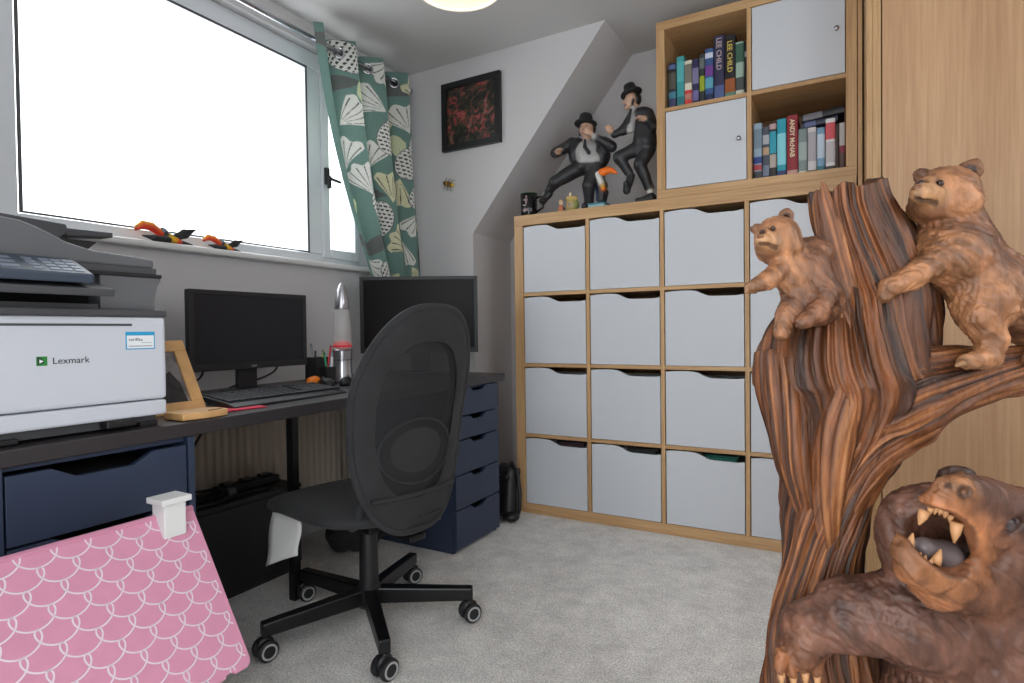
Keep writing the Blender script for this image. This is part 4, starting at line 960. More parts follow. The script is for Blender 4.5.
box('house_wall', M_['white_gloss'], dh, RT.x - hx, RT.x - hx + .01, YN + .03, RT.y - .03, 0.02, wz)
box('house_wall', M_['white_gloss'], dh, RT.x + hx - .01, RT.x + hx, YN + .03, RT.y - .03, 0.03, wz)
MB().prism([(RT.x - hx, .03), (RT.x + hx, .03), (RT.x + hx, wz), (RT.x, RT.z - .025), (RT.x - hx, wz)], RT.y - .04, RT.y - .03, XZ).build('gable_wall', M_['white_gloss'], dh)
box('house_base', M_['pink'], dh, RT.x - hx - .01, RT.x + hx + .02, YN + .02, RT.y - .02, FL, .03, bevel=.002)
for (za, zb_) in ((.10, .2), (.26, .36)):
    for yy in (-2.0, -2.16, -2.32):
        wf = box('house_window', M_['pink'], dh, RT.x + hx, RT.x + hx + .006, yy - .035, yy + .035, za, zb_); box('window_pane', M_['mid_grey_plastic'], wf, RT.x + hx + .006, RT.x + hx + .008, yy - .026, yy + .026, za + .01, zb_ - .01)

# ------------------------------------------------------------------ ornaments on top of the shelving
TZ = 1.4845
def aty(u, v, Y): return onp(u, v, 1, Y)
PX = .00475
mg = aty(529, 205, .06); mg = Vector((mg.x, .06, TZ))
mu = thing('mug', 'black mug with pale print at the left end of the shelving top', 'mug', mg); T = Matrix.Translation(mg)
MB().lathe([(.001, .003), (.036, .0), (.040, .006), (.044, .118), (.041, .118), (.037, .01), (.001, .008)], 36, T, cap=False).build('cup', M_['black_gloss'], mu, smooth=True)
MB().lathe([(.044, .116), (.0445, .119), (.0405, .119), (.041, .116), (.044, .116)], 36, T, cap=False).build('rim', P('mug_rim', (110, 140, 110), .3), mu)
MB().tube([mg + Vector((.04, .005, .095)), mg + Vector((.072, .0, .095)), mg + Vector((.086, 0, .07)), mg + Vector((.078, 0, .04)), mg + Vector((.038, .005, .022))], .0055, 8).build('handle', M_['black_gloss'], mu, smooth=True)
pr_ = MB()
for k, (a0, z0_, w_, h_) in enumerate(((-1.75, .075, .5, .01), (-1.55, .06, .2, .03), (-1.9, .05, .5, .008), (-1.95, .022, .7, .016), (-1.5, .09, .2, .012))):
    for q in range(6):
        aa = a0 + w_ * q / 6; bb_ = a0 + w_ * (q + 1) / 6; r_ = .0412 + .003 * z0_ / .118 + .0006
        pr_.add([mg + Vector((r_ * math.cos(x_), r_ * math.sin(x_), z_)) for x_, z_ in ((aa, z0_), (bb_, z0_), (bb_, z0_ + h_ * (.5 + .5 * ((q * 7 + k) % 3) / 2)), (aa, z0_ + h_))], [(0, 1, 2, 3)])
pr_.build('print', P('mug_print', (150, 128, 130), .4), mu)

def obj_sculpt(name, s, h, mat, parent=None, fur=0, freq=(60, 60, 60), tau=.004, zmin=None):
    V, Fq, C = s.mesh(h, tau=tau)
    if fur: N = vnormals(V, Fq); V = V + N * ((vnoise(V * np.array(freq)) - .5) * fur + (vnoise(V * np.array(freq) * 2.1 + 7) - .5) * fur * .5)[:, None]
    if zmin is not None: V[:, 2] = np.maximum(V[:, 2], zmin)
    return mesh_obj(name, V, Fq, mat, parent, smooth=True, cols=C)
vcol('painted_resin', .45, var=.08, vscale=50)
BLK, SHIRT, SKIN, HAIR = [np.array(lin(c)) for c in ((34, 34, 37), (168, 166, 164), (196, 158, 134), (22, 20, 20))]
WHT, ORG, YEL, RED_, BLUE = [np.array(lin(c)) for c in ((226, 224, 216), (246, 118, 28), (240, 190, 40), (214, 50, 30), (40, 90, 150))]

def hand(s, c, d, up, r=.016, col=SKIN):
    """palm with four bent fingers and a thumb; d = pointing direction, up = back of the hand"""
    c, d, up = Vector(c), Vector(d).normalized(), Vector(up); sdv = d.cross(up).normalized(); up = sdv.cross(d).normalized()
    s.ell(c, (r, r, r * .8), col, k=.004)
    for q, ln in ((-1.5, 1.5), (-.5, 1.8), (.5, 1.7), (1.5, 1.3)):
        b_ = c + d * r * .7 + sdv * q * r * .45; m_ = b_ + d * r * ln * .55 + up * r * .1; s.cap(b_, m_, r * .33, r * .3, col, k=.002); s.cap(m_, m_ + d * r * ln * .4 - up * r * .5, r * .3, r * .24, col, k=.002)
    s.cap(c + sdv * r * .7, c + sdv * r * 1.3 + d * r * .9 - up * r * .3, r * .36, r * .28, col, k=.003)

def figurine_a():
    Y = .08; q = lambda u, v, b=0: aty(u, v, Y) + Vector((0, -b, 0)); p = PX; s = Sculpt()
    t = thing('figurine', 'statuette of a stout man in black suit and hat, leaning back on the shelving', 'figurine', (q(588, 204).x, Y, TZ), group='suited man statuettes on the shelving')
    s.ell(q(588, 153), (13 * p, 11 * p, 13 * p), SHIRT); s.ell(q(590, 160, .0), (14 * p, 11 * p, 9 * p), SHIRT, k=.02)        # shirt front
    s.ell(q(577, 152, -.012), (10 * p, 10 * p, 15 * p), BLK, k=.01); s.ell(q(601, 153, -.016), (8 * p, 10 * p, 14 * p), BLK, k=.01); s.ell(q(588, 150, -.03), (20 * p, 8 * p, 14 * p), BLK, k=.01)
    s.ell(q(588, 167, -.005), (15 * p, 11 * p, 7 * p), BLK, k=.015)
    s.cap(q(587, 139), q(587, 133), 4.2 * p, 4 * p, SKIN, k=.006); s.ell(q(587, 130, .01), (6.6 * p, 7.2 * p, 8 * p), SKIN, k=.006)
    s.ell(q(586, 131.5, .048), (1.2 * p, 1.8 * p, 2 * p), SKIN, k=.005); s.ell(q(587.5, 129, -.012), (7.6 * p, 6.6 * p, 7.6 * p), HAIR, k=.004)
    s.cap(q(580.5, 132, .012), q(581, 137, .014), 1.3 * p, 1.0 * p, HAIR, k=.003)
    for e in (583.6, 589): s.ell(q(e, 128.8, .042), (.9 * p, .6 * p, .6 * p), HAIR, k=.001)
    s.cap(q(584, 135.6, .042), q(588.5, 135.6, .042), .5 * p, .5 * p, np.array(lin((120, 60, 56))), k=.001)
    # arms
    s.cap(q(571, 143, -.01), q(556, 153, .0), 6 * p, 5.4 * p, BLK, k=.012); s.cap(q(556, 153), q(562, 156, .05), 5 * p, 4 * p, BLK, k=.008); hand(s, q(564, 155, .065), (.5, -.6, .1), (0, 0, 1), .017)
    s.cap(q(603, 142, -.01), q(613, 148, .02), 6 * p, 5.4 * p, BLK, k=.012); s.cap(q(613, 148, .02), q(602, 142, .06), 5 * p, 3.8 * p, BLK, k=.008); s.cap(q(601, 141.5, .062), q(599, 140.4, .064), 3.4 * p, 3.2 * p, SHIRT, k=.003); hand(s, q(596, 137.5, .07), (-.8, -.2, .5), (0, -1, .2), .016)
    # legs
    s.cap(q(581, 167), q(559, 184, .045), 8.5 * p, 6.5 * p, BLK, k=.012); s.cap(q(559, 184, .045), q(551, 193, .03), 6 * p, 4.4 * p, BLK, k=.01)
    s.cap(q(595, 168), q(591, 187, .03), 8.5 * p, 6.4 * p, BLK, k=.012); s.cap(q(591, 187, .03), q(589, 206, 0), 6.2 * p, 4.6 * p, BLK, k=.01)
    obj_sculpt('body', s, .0045, M_['painted_resin'], t, fur=.004, freq=(26, 26, 26), tau=.0014, zmin=TZ)
    s = Sculpt(); s.cap(q(589, 143, .052), q(589.5, 150, .062), 1.3 * p, 1.7 * p, BLK); s.cap(q(589.5, 150, .062), q(594, 156, .066), 1.7 * p, 2.0 * p, BLK, k=.004); obj_sculpt('tie', s, .003, M_['painted_resin'], t, tau=.003)
    s = Sculpt(); b_ = q(548, 198, .03); s.cap(b_ + Vector((.02, 0, .012)), b_ + Vector((-.008, -.012, -.02)), .020, .017, BLK); s.cap(b_ + Vector((-.008, -.012, -.02)), b_ + Vector((.008, -.05, -.028)), .018, .013, BLK, k=.01); obj_sculpt('shoe', s, .004, M_['painted_resin'], t)
    s = Sculpt(); b_ = Vector((q(589, 204).x, Y, TZ)); s.cap(b_ + Vector((0, .01, .019)), b_ + Vector((-.004, -.05, .015)), .019, .015, BLK); obj_sculpt('shoe', s, .004, M_['painted_resin'], t, zmin=TZ)
    hat(t, q(586, 125.5, .006), 11.5 * p, 7.2 * p, 11 * p, .02)
def hat(t, c, rb, rc, hh, ry, rx=-.12):
    M = Matrix.Translation(c) @ Matrix.Rotation(ry, 4, 'Y') @ Matrix.Rotation(rx, 4, 'X') @ Matrix.Diagonal((1, 1.1, 1, 1))
    h_ = MB().lathe([(.001, -.002), (rc, -.002), (rb * .8, -.004), (rb, .004), (rb * .99, .007), (rb * .8, 0), (rc * 1.04, .003), (rc * .98, hh * .55), (rc * .84, hh * .95), (rc * .5, hh), (rc * .2, hh * .88), (.001, hh * .86)], 36, M, cap=False).build('hat', P('hat_felt', (24, 24, 26), .8) if 'hat_felt' not in MATS else M_['hat_felt'], t, smooth=True)
    MB().lathe([(rc * 1.05, .004), (rc * 1.05, hh * .22), (rc * 1.0, hh * .23)], 36, M, cap=False).build('hat_band', M_['black_gloss'], h_, smooth=True)
figurine_a()
def figurine_b():
    Y = .08; q = lambda u, v, b=0: aty(u, v, Y) + Vector((0, -b, 0)); p = PX; s = Sculpt()
    t = thing('figurine', 'statuette of a slim man in black suit and hat, beside the small bookcase', 'figurine', (q(648, 197).x, Y, TZ), group='suited man statuettes on the shelving')
    s.ell(q(645, 128), (11 * p, 10 * p, 19 * p), BLK); s.ell(q(642, 115), (10 * p, 10 * p, 7 * p), BLK, k=.015); s.ell(q(645, 142), (12 * p, 11 * p, 10 * p), BLK, k=.02)
    s.cap(q(635.5, 111, .028), q(632.5, 132, .036), 3.2 * p, 3.6 * p, SHIRT, k=.004)
    s.cap(q(636, 110), q(633.5, 105), 3.8 * p, 3.6 * p, SKIN, k=.005); s.ell(q(631.5, 101, .01), (6 * p, 5.6 * p, 7.6 * p), SKIN, k=.005); s.cap(q(628, 108, .01), q(630, 106, .01), 2.6 * p, 3 * p, SKIN, k=.008)
    s.cap(q(626, 101, .012), q(624.6, 103.6, .012), 1.2 * p, 1.6 * p, SKIN, k=.005); s.ell(q(636, 99, -.004), (5 * p, 6 * p, 6.6 * p), HAIR, k=.004); s.cap(q(635, 102, .03), q(634.5, 106, .03), 1.2 * p, 1. * p, HAIR, k=.003)
    s.ell(q(627.2, 99.4, .03), (.7 * p, .8 * p, .6 * p), HAIR, k=.001); s.cap(q(626, 107, .02), q(628, 107, .032), .5 * p, .5 * p, np.array(lin((120, 60, 56))), k=.001)
    s.cap(q(635, 116, .02), q(626, 133, .04), 5 * p, 4.6 * p, BLK, k=.012); s.cap(q(626, 133, .04), q(619, 138, .06), 4.4 * p, 3.6 * p, BLK, k=.008); hand(s, q(615.5, 135.5, .07), (-.5, -.1, .9), (.3, -1, 0), .015)
    s.cap(q(650, 115, .02), q(655, 128, .035), 5 * p, 4.6 * p, BLK, k=.012); s.cap(q(655, 128, .035), q(651.5, 125, .07), 4.2 * p, 3.4 * p, BLK, k=.008); hand(s, q(649, 124, .085), (-.6, -.5, .1), (0, 0, 1), .015)
    s.cap(q(640, 148, .01), q(623, 160, .05), 7.4 * p, 6 * p, BLK, k=.012); s.cap(q(623, 160, .05), q(631, 174, .035), 5.8 * p, 4.4 * p, BLK, k=.01); s.cap(q(631, 173, .035), q(632, 177, .033), 3 * p, 2.8 * p, WHT, k=.003)
    s.cap(q(648, 149), q(642, 166, .03), 7.6 * p, 6 * p, BLK, k=.012); s.cap(q(642, 166, .03), q(649, 187, .0), 5.8 * p, 4.6 * p, BLK, k=.01); s.cap(q(649.5, 187), q(650, 191), 3.4 * p, 3 * p, WHT, k=.003)
    obj_sculpt('body', s, .0045, M_['painted_resin'], t, fur=.004, freq=(26, 26, 26), tau=.0014, zmin=TZ)
    s = Sculpt(); s.cap(q(634, 113, .048), q(632, 126, .056), 1.2 * p, 1.6 * p, BLK); obj_sculpt('tie', s, .003, M_['painted_resin'], t, tau=.003)
    s = Sculpt(); s.cap(q(633, 178, .03), q(630.5, 193, .055), 4 * p, 3.4 * p, BLK); s.cap(q(630.5, 193, .055), q(631, 187, .075), 3 * p, 2.6 * p, BLK, k=.01); obj_sculpt('shoe', s, .004, M_['painted_resin'], t)
    s = Sculpt(); b_ = Vector((q(649, 195).x, Y, TZ)); s.cap(b_ + Vector((.01, .0, .026)), b_ + Vector((-.012, -.01, .018)), .024, .018, BLK); s.cap(b_ + Vector((-.012, -.01, .018)), b_ + Vector((-.045, -.03, .014)), .017, .013, BLK, k=.01); obj_sculpt('shoe', s, .004, M_['painted_resin'], t, zmin=TZ)
    hat(t, q(632, 95, .006), 10.5 * p, 6.4 * p, 10.5 * p, -.28, -.05)
figurine_b()

def toucan_stand():
    Y = .065; q = lambda u, v, b=0: aty(u, v, Y) + Vector((0, -b, 0)); p = .0047
    c = q(602, 205); b0 = Vector((c.x, Y, TZ))
    bo = thing('small_box', 'flat teal box under the standing toucan ornament', 'box', b0, group=None)
    box('lid', P('teal_box', (60, 120, 140), .5), bo, b0.x - .055, b0.x + .032, Y - .05, Y + .03, TZ + .014, TZ + .022, bevel=.002); box('body', P('teal_pale', (150, 180, 180), .5), bo, b0.x - .052, b0.x + .029, Y - .047, Y + .027, TZ, TZ + .014)
    t = thing('toucan_ornament', 'standing toucan ornament with orange beak between the suited statuettes', 'ornament', (b0.x, Y, TZ + .022))
    s = Sculpt(); s.cap(q(601, 200), q(602.5, 186), 3.6 * p, 5.2 * p, BLK); s.ell(q(600, 175), (4.8 * p, 4.4 * p, 5.2 * p), BLK, k=.012); s.cap(q(600, 178), q(602, 186), 4.6 * p, 5 * p, BLK, k=.01)
    s.cap(q(598.6, 175, .012), q(602.5, 184, .016), 3 * p, 2.6 * p, WHT, k=.003); s.ell(q(603.8, 186.5, .014), (2.0 * p, 2.6 * p, 2.6 * p), YEL, k=.003); s.ell(q(604.2, 189.5, .012), (2.2 * p, 2.6 * p, 2. * p), ORG, k=.003)
    s.cap(q(605.5, 192, -.01), q(603, 203.5, -.02), 2.6 * p, 1.6 * p, BLK, k=.006); s.cap(q(596.5, 184, -.005), q(597, 200), 1.8 * p, 1.2 * p, BLUE * .4, k=.004)
    obj_sculpt('body', s, .003, M_['painted_resin'], t, tau=.0025, zmin=TZ + .022)
    s = Sculpt(); pts = [(602.5, 173, 4.2), (608, 170.6, 3.6), (613, 171, 2.6), (617, 173.5, 1.2)]
    for a, b in zip(pts, pts[1:]): s.cap(q(a[0], a[1], .006), q(b[0], b[1], .006), a[2] * p, b[2] * p, ORG, k=.004)
    obj_sculpt('beak', s, .003, M_['painted_resin'], t)
    MB().ball(q(599.5, 173, .022), .003).build('eye', M_['label_white'], t, smooth=True)
toucan_stand()
def little_ornaments():
    Y = .05; q = lambda u, v, b=0: aty(u, v, Y) + Vector((0, -b, 0)); p = .0047
    GOLD = np.array(lin((196, 168, 96))); GRN = np.array(lin((120, 130, 70))); CRM = np.array(lin((220, 200, 170))); DRK = np.array(lin((60, 50, 40)))
    c = q(572, 207); c = Vector((c.x, Y, TZ)); t = thing('gold_ornament', 'small gold and green round ornament with dark dial on the shelving', 'ornament', c)
    s = Sculpt(); s.ell(c + Vector((0, 0, .032)), (.030, .022, .032), GOLD); s.ell(c + Vector((.012, 0, .03)), (.024, .02, .03), GRN, k=.004); s.cap(c + Vector((-.02, 0, .066)), c + Vector((.018, 0, .062)), .011, .012, GOLD, k=.008); s.ell(c + Vector((-.008, 0, .084)), (.008, .008, .014), CRM, k=.006)
    s.ell(c + Vector((-.002, -.022, .03)), (.014, .005, .014), CRM, k=.002); s.ell(c + Vector((-.002, -.026, .03)), (.009, .004, .009), DRK, k=.001); s.ell(c + Vector((-.002, -.029, .03)), (.004, .003, .004), CRM, k=.001)
    obj_sculpt('body', s, .0025, M_['painted_resin'], t, tau=.002, zmin=TZ)
    c = q(561, 209); c = Vector((c.x, Y, TZ)); t = thing('tiny_figure', 'tiny cream and orange figure ornament next to the mug', 'ornament', c)
    s = Sculpt(); s.cap(c + Vector((0, 0, .014)), c + Vector((0, 0, .03)), .015, .011, np.array(lin((200, 120, 80)))); s.ell(c + Vector((0, 0, .05)), (.011, .011, .012), CRM, k=.003); s.ell(c + Vector((-.002, 0, .06)), (.008, .008, .006), ORG, k=.003); s.ell(c + Vector((.014, 0, .016)), (.008, .008, .012), DRK, k=.003)
    obj_sculpt('body', s, .0025, M_['painted_resin'], t, tau=.002, zmin=TZ)
little_ornaments()

# flying toucans resting on the window sill
def flying_toucan(label, u0, v0, L):
    """u0,v0: body centre pixel on the sill"""
    c = onp(u0, v0, 0, -.685); c = Vector((-.685, c.y, 1.2365)); k = L / .21
    t = thing('toucan_ornament', label, 'ornament', c, group='flying toucan ornaments on the sill')
    g = lambda y, z, x=0: c + Vector((x * k, y * k, z * k))
    s = Sculpt(); s.cap(g(-.025, .030), g(.0, .018), .017 * k, .016 * k, BLK); s.cap(g(-.012, .022, .006), g(.006, .016, .008), .014 * k, .012 * k, YEL, k=.003); s.cap(g(.012, .016, .004), g(.022, .012, .004), .014 * k, .012 * k, RED_, k=.003)
    s.cap(g(.03, .012), g(.078, .005), .010 * k, .005 * k, BLK, k=.004)
    s.ell(g(-.034, .042), (.014 * k, .017 * k, .017 * k), BLK, k=.006)
    obj_sculpt('body', s, .0025, M_['painted_resin'], t, tau=.002, zmin=1.2365)
    s = Sculpt(); pts = [(-.045, .036, .015), (-.075, .054, .0155), (-.105, .058, .013), (-.13, .043, .007)]
    for a, b in zip(pts, pts[1:]):
        s.cap(g(a[0], a[1] + .005), g(b[0], b[1] + .005), a[2] * .8 * k, b[2] * .8 * k, YEL * .6 + ORG * .4, k=.004); s.cap(g(a[0], a[1] - .004, .004), g(b[0], b[1] - .004, .004), a[2] * .85 * k, b[2] * .8 * k, RED_, k=.004)
    s.ell(g(-.131, .040), (.006 * k, .006 * k, .008 * k), BLK, k=.003); obj_sculpt('beak', s, .0025, M_['painted_resin'], t, tau=.0025)
    MB().ball(g(-.036, .045, .013), (.004 * k, .008 * k, .008 * k)).build('eye', P('toucan_eye', (120, 130, 150), .4) if 'toucan_eye' not in MATS else M_['toucan_eye'], t, smooth=True)
    s = Sculpt(); s.cap(g(.002, .022, .008), g(.045, .044, .012), .012 * k, .018 * k, BLK); s.cap(g(.045, .044, .012), g(.09, .066, .012), .017 * k, .003 * k, BLK, k=.006)
    s2 = s; V, Fq, C = s2.mesh(.0025); V[:, 0] = c.x + .01 * k + (V[:, 0] - c.x - .01 * k) * .45; mesh_obj('wing', V, Fq, M_['painted_resin'], t, smooth=True, cols=C)
    s = Sculpt(); s.cap(g(-.02, .013, .012), g(-.075, .012, .018), .012 * k, .011 * k, BLK); s.cap(g(-.075, .012, .018), g(-.118, .016, .018), .011 * k, .003 * k, BLK, k=.006); V, Fq, C = s.mesh(.0025); V[:, 2] = np.maximum(1.2365, V[:, 2]); mesh_obj('wing', V, Fq, M_['painted_resin'], t, smooth=True, cols=C)
flying_toucan('larger flying toucan ornament on the window sill, nearer the printer', 172, 246, .20)
flying_toucan('smaller flying toucan ornament on the window sill, nearer the curtain', 227, 253, .155)

# bee on the wall
bc = Vector((-.398, -.003, 1.694)); be = thing('bee_ornament', 'yellow and black bee ornament fixed to the wall', 'ornament', bc)
s = Sculpt(); dv = Vector((.8, 0, -.25)).normalized()
for k in range(5): s.ell(bc + dv * (.008 * k - .006) + Vector((0, -.014, 0)), (.009, .012, .017 - .001 * abs(k - 1) * 2), [YEL, BLK, YEL, BLK, YEL * .8][k], k=.003)
s.ell(bc + dv * -.020 + Vector((0, -.013, 0)), (.011, .011, .013), BLK, k=.003); s.ell(bc + dv * -.030 + Vector((0, -.012, .002)), (.007, .008, .008), YEL * .6, k=.002)
V, Fq, C = s.mesh(.0022, tau=.0012); V[:, 1] = np.minimum(V[:, 1], -.001); mesh_obj('body', V, Fq, M_['painted_resin'], be, smooth=True, cols=C)
for sx in (-1, 1):
    for k in range(3):
        b_ = bc + dv * (-.018 + .015 * k); pz = Vector((dv.z, 0, -dv.x)) * sx
        MB().tube([b_ + pz * .010 + Vector((0, -.008, 0)), b_ + pz * .022 + Vector((0, -.014, 0)) + dv * (.006 * (k - 1)), b_ + pz * .031 + Vector((0, -.002, 0)) + dv * (.012 * (k - 1))], .0013, 5).build('leg', M_['black_paint'], be)
    wv = MB(); o0 = bc + dv * -.004 + Vector((0, -.022, 0)); pz = Vector((dv.z, 0, -dv.x)) * sx
    wv.add([o0 + dv * (.018 + .017 * math.cos(q)) + pz * (.006 + .007 * math.sin(q)) + Vector((0, -.006, 0)) + Vector((0, e_, 0)) for e_ in (0, -.0008) for q in np.linspace(0, 2 * PI, 14, endpoint=False)],
           [tuple(range(13, -1, -1)), tuple(range(14, 28))] + [(i, (i + 1) % 14, (i + 1) % 14 + 14, i + 14) for i in range(14)]); wv.build('wing', P('bee_wing', (120, 90, 50), .3) if 'bee_wing' not in MATS else M_['bee_wing'], be)

# ------------------------------------------------------------------ carved tree with three bears
S1 = 1 / F_PX
def carved(name, rough, grain, bump):
    m = vcol(name, rough, var=.35, vscale=28, bump=bump, stretch=grain, bdist=.004); m.node_tree.nodes['Principled BSDF'].inputs['Coat Weight'].default_value = .04; m.node_tree.nodes['Principled BSDF'].inputs['Coat Roughness'].default_value = .3; return m
carved('carved_trunk', .5, (3, 3, .5), .8); carved('carved_fur', .5, (2.4, 2.4, 1.1), .45)
root_px = at(830, 600, 1.02); SR = Vector((root_px.x, root_px.y, 0))
tc_ = thing('bear_tree_carving', 'tall carved wooden tree sculpture with two small bears and a roaring bear', 'sculpture', SR)
def catmull(pts, n):
    pts = np.array(pts, float); k = len(pts); out = []
    for i in range(n + 1):
        u = i / n * (k - 1); j = min(int(u), k - 2); f = u - j
        p0, p1, p2, p3 = pts[max(j - 1, 0)], pts[j], pts[j + 1], pts[min(j + 2, k - 1)]
        out.append(.5 * (2 * p1 + (p2 - p0) * f + (2 * p0 - 5 * p1 + 4 * p2 - p3) * f * f + (3 * p1 - p0 - 3 * p2 + p3) * f ** 3))
    return np.array(out)
TV, TF, TC = [], [], []
C_LIGHT, C_MID, C_DARK = [np.array(lin(c)) for c in ((190, 130, 80), (126, 74, 40), (54, 30, 17))]
def limb(ctrl, nring=150, na=150, amp=.10, kfreq=5.0, tfreq=3.5, seed=0, jag=0, light=.5, dr=.75):
    """ctrl: (u, v, depth, half width px[, depth radius factor]) -> ridged swept limb"""
    c = catmull([(*at(u, v, d), hw * S1 * d) for u, v, d, hw in ctrl], nring)
    Pc, R = c[:, :3], c[:, 3]
    Tn = np.gradient(Pc, axis=0); Tn /= np.linalg.norm(Tn, axis=1)[:, None]
    dep = -np.array(FWD); A = np.cross(Tn, dep); A /= np.linalg.norm(A, axis=1)[:, None]; B = np.cross(A, Tn)
    th = np.linspace(0, 2 * PI, na, endpoint=False); arc = np.concatenate([[0], np.cumsum(np.linalg.norm(np.diff(Pc, axis=0), axis=1))])
    TH, AR = np.meshgrid(th, arc); RR = R[:, None] * np.ones_like(TH)
    tw = TH; TH = TH - .5 * np.sin(AR * 9 + seed) * (1 if nring > 90 else .3)
    q = np.stack([np.cos(tw) * kfreq + seed * 3.7 + 9, np.sin(tw) * kfreq + 11, AR * tfreq + seed], -1).reshape(-1, 3)
    n1 = vnoise(q).reshape(TH.shape); n2 = vnoise(q * np.array([2.3, 2.3, 1.6]) + 5).reshape(TH.shape); n3 = vnoise(q * np.array([5.5, 5.5, 3]) + 2).reshape(TH.shape)
    rg = 1 - np.abs(2 * n1 - 1) * 1.6; rg2 = 1 - np.abs(2 * n2 - 1) * 1.5
    rg3 = 1 - np.abs(2 * n3 - 1) * 1.5; disp = amp * .9 * (rg - .5) + amp * .7 * (rg2 - .5) + amp * .42 * (rg3 - .5)
    rad = RR * (1 + disp)
    V = Pc[:, None, :] + rad[..., None] * (np.cos(TH)[..., None] * A[:, None, :] + dr * np.sin(TH)[..., None] * B[:, None, :])
    if jag:
        e = np.clip((AR - (arc[-1] - .05)) / .05, 0, 1); jj = (vnoise(np.stack([np.cos(TH) * 2.2 + seed, np.sin(TH) * 2.2 + 3, 0 * TH], -1).reshape(-1, 3)).reshape(TH.shape) - .5) * jag
        V += (e * jj)[..., None] * Tn[:, None, :]
    base = sum(len(v) for v in TV); idx = base + np.arange((nring + 1) * na).reshape(nring + 1, na); j2 = np.roll(idx, -1, 1)
    Fq = np.stack([idx[:-1], j2[:-1], j2[1:], idx[1:]], -1).reshape(-1, 4)
    st = vnoise(q * np.array([1.7, 1.7, .8]) + 21).reshape(TH.shape); st2 = vnoise(q * np.array([4.2, 4.2, 1.2]) + 31).reshape(TH.shape); mixv = np.clip((st - .3) * 1.5 * .55 + (st2 - .25) * 1.6 * .45 + (light - .5), 0, 1)
    mixv = np.clip(mixv + .35 * (vnoise(np.stack([AR * 3 + seed, TH * 0 + 4, TH * 0], -1).reshape(-1, 3)).reshape(TH.shape) - .5), 0, 1)
    m1 = np.clip(mixv * 2, 0, 1)[..., None]; m2_ = np.clip(mixv * 2 - 1, 0, 1)[..., None]
    C = C_DARK * (1 - m1) + C_MID * m1; C = C * (1 - m2_) + C_LIGHT * m2_
    TV.append(V.reshape(-1, 3)); TF.append(Fq); TC.append(C.reshape(-1, 3))
    for ring, inward in ((0, 1), (nring, 1)):      # rounded caps
        r_ = V[ring]; cen = r_.mean(0); b2 = sum(len(v) for v in TV); in1 = cen + (r_ - cen) * .5 - Tn[ring] * (.012 if ring else -.0) ; TV.append(np.concatenate([in1, cen[None] - Tn[ring] * (.016 if ring else 0)])); TC.append(np.tile(C_MID * .8 if ring else C_DARK, (na + 1, 1)))
        o_ = idx[ring]; a_ = b2 + np.arange(na); 
        q1 = np.stack([o_, np.roll(o_, -1), np.roll(a_, -1), a_], -1); q2 = np.stack([a_, np.roll(a_, -1), np.full(na, b2 + na), np.full(na, b2 + na)], -1)
        if ring == 0: q1 = q1[:, ::-1]; q2 = q2[:, ::-1]
        TF.append(q1); TF.append(q2)
D = 1.02
limb([(826, 862, D, 92), (822, 815, D, 66), (818, 740, D, 54), (819, 680, D, 50), (820, 620, D, 44), (822, 565, D, 35), (825, 520, D, 38), (830, 470, D, 46), (836, 430, D, 58), (840, 395, D, 72), (842, 365, D, 76), (855, 330, D, 64), (868, 295, D, 52), (868, 262, D, 42), (859, 230, D, 38), (851, 208, D, 35), (847, 190, D, 33)], 300, 320, amp=.17, kfreq=5.0, tfreq=3.0, seed=1, jag=.03, light=.46)
limb([(885, 400, D + .02, 34), (905, 345, D + .03, 30), (910, 300, D + .03, 26), (902, 262, D + .03, 24), (888, 228, D + .02, 20), (878, 205, D + .02, 13), (874, 192, D + .02, 8)], 120, 150, amp=.2, kfreq=4, tfreq=3, seed=2, jag=.03, light=.4)
limb([(852, 330, D - .05, 14), (842, 290, D - .045, 14), (835, 255, D - .03, 13), (828, 222, D - .02, 12), (823, 204, D - .02, 10), (820, 189, D - .02, 6)], 100, 60, amp=.2, kfreq=2.5, tfreq=3, seed=3, jag=.02, light=.6)
limb([(822, 560, D + .01, 8), (808, 500, D - .02, 15), (797, 460, D - .025, 20), (786, 410, D - .025, 22), (780, 384, D - .02, 22), (775, 360, D - .015, 19), (774, 352, D - .012, 17)], 110, 90, amp=.18, kfreq=3.5, tfreq=4, seed=4, light=.55)
limb([(835, 520, D - .01, 22), (850, 460, D - .02, 36), (872, 424, D - .02, 42), (900, 400, D - .03, 46), (930, 385, D - .02, 37), (962, 377, D - .01, 30), (1000, 372, D, 24), (1045, 370, D, 21), (1090, 372, D + .02, 15), (1115, 368, D + .02, 8)], 190, 200, amp=.17, kfreq=4, tfreq=3.2, seed=5, light=.55)
limb([(860, 330, D - .055, 13), (850, 375, D - .07, 18), (838, 430, D - .06, 20), (830, 500, D - .045, 15), (829, 545, D - .035, 9), (828, 580, D - .01, 3)], 120, 70, amp=.2, kfreq=2.6, tfreq=3, seed=6, light=.6)
for (u, du, sd) in ((770, -60, 7), (880, 70, 8), (830, 20, 9)): limb([(824 + du * .2, 790, D, 26), (u, 842, D - .02 * (sd - 8), 24), (u + du * .6, 866, D - .05 * (sd - 8), 14)], 40, 40, amp=.16, kfreq=2.5, seed=sd, light=.4)
V = np.concatenate(TV); V[:, 2] = np.maximum(V[:, 2], FL + .001)
F4 = np.concatenate(TF); Fl = [tuple(f) if f[2] != f[3] else tuple(f[:3]) for f in F4.tolist()]; Fl = [f if f[0] != f[1] else f[1:] for f in Fl]
mesh_obj('trunk', V, Fl, M_['carved_trunk'], tc_, smooth=True, cols=np.concatenate(TC))

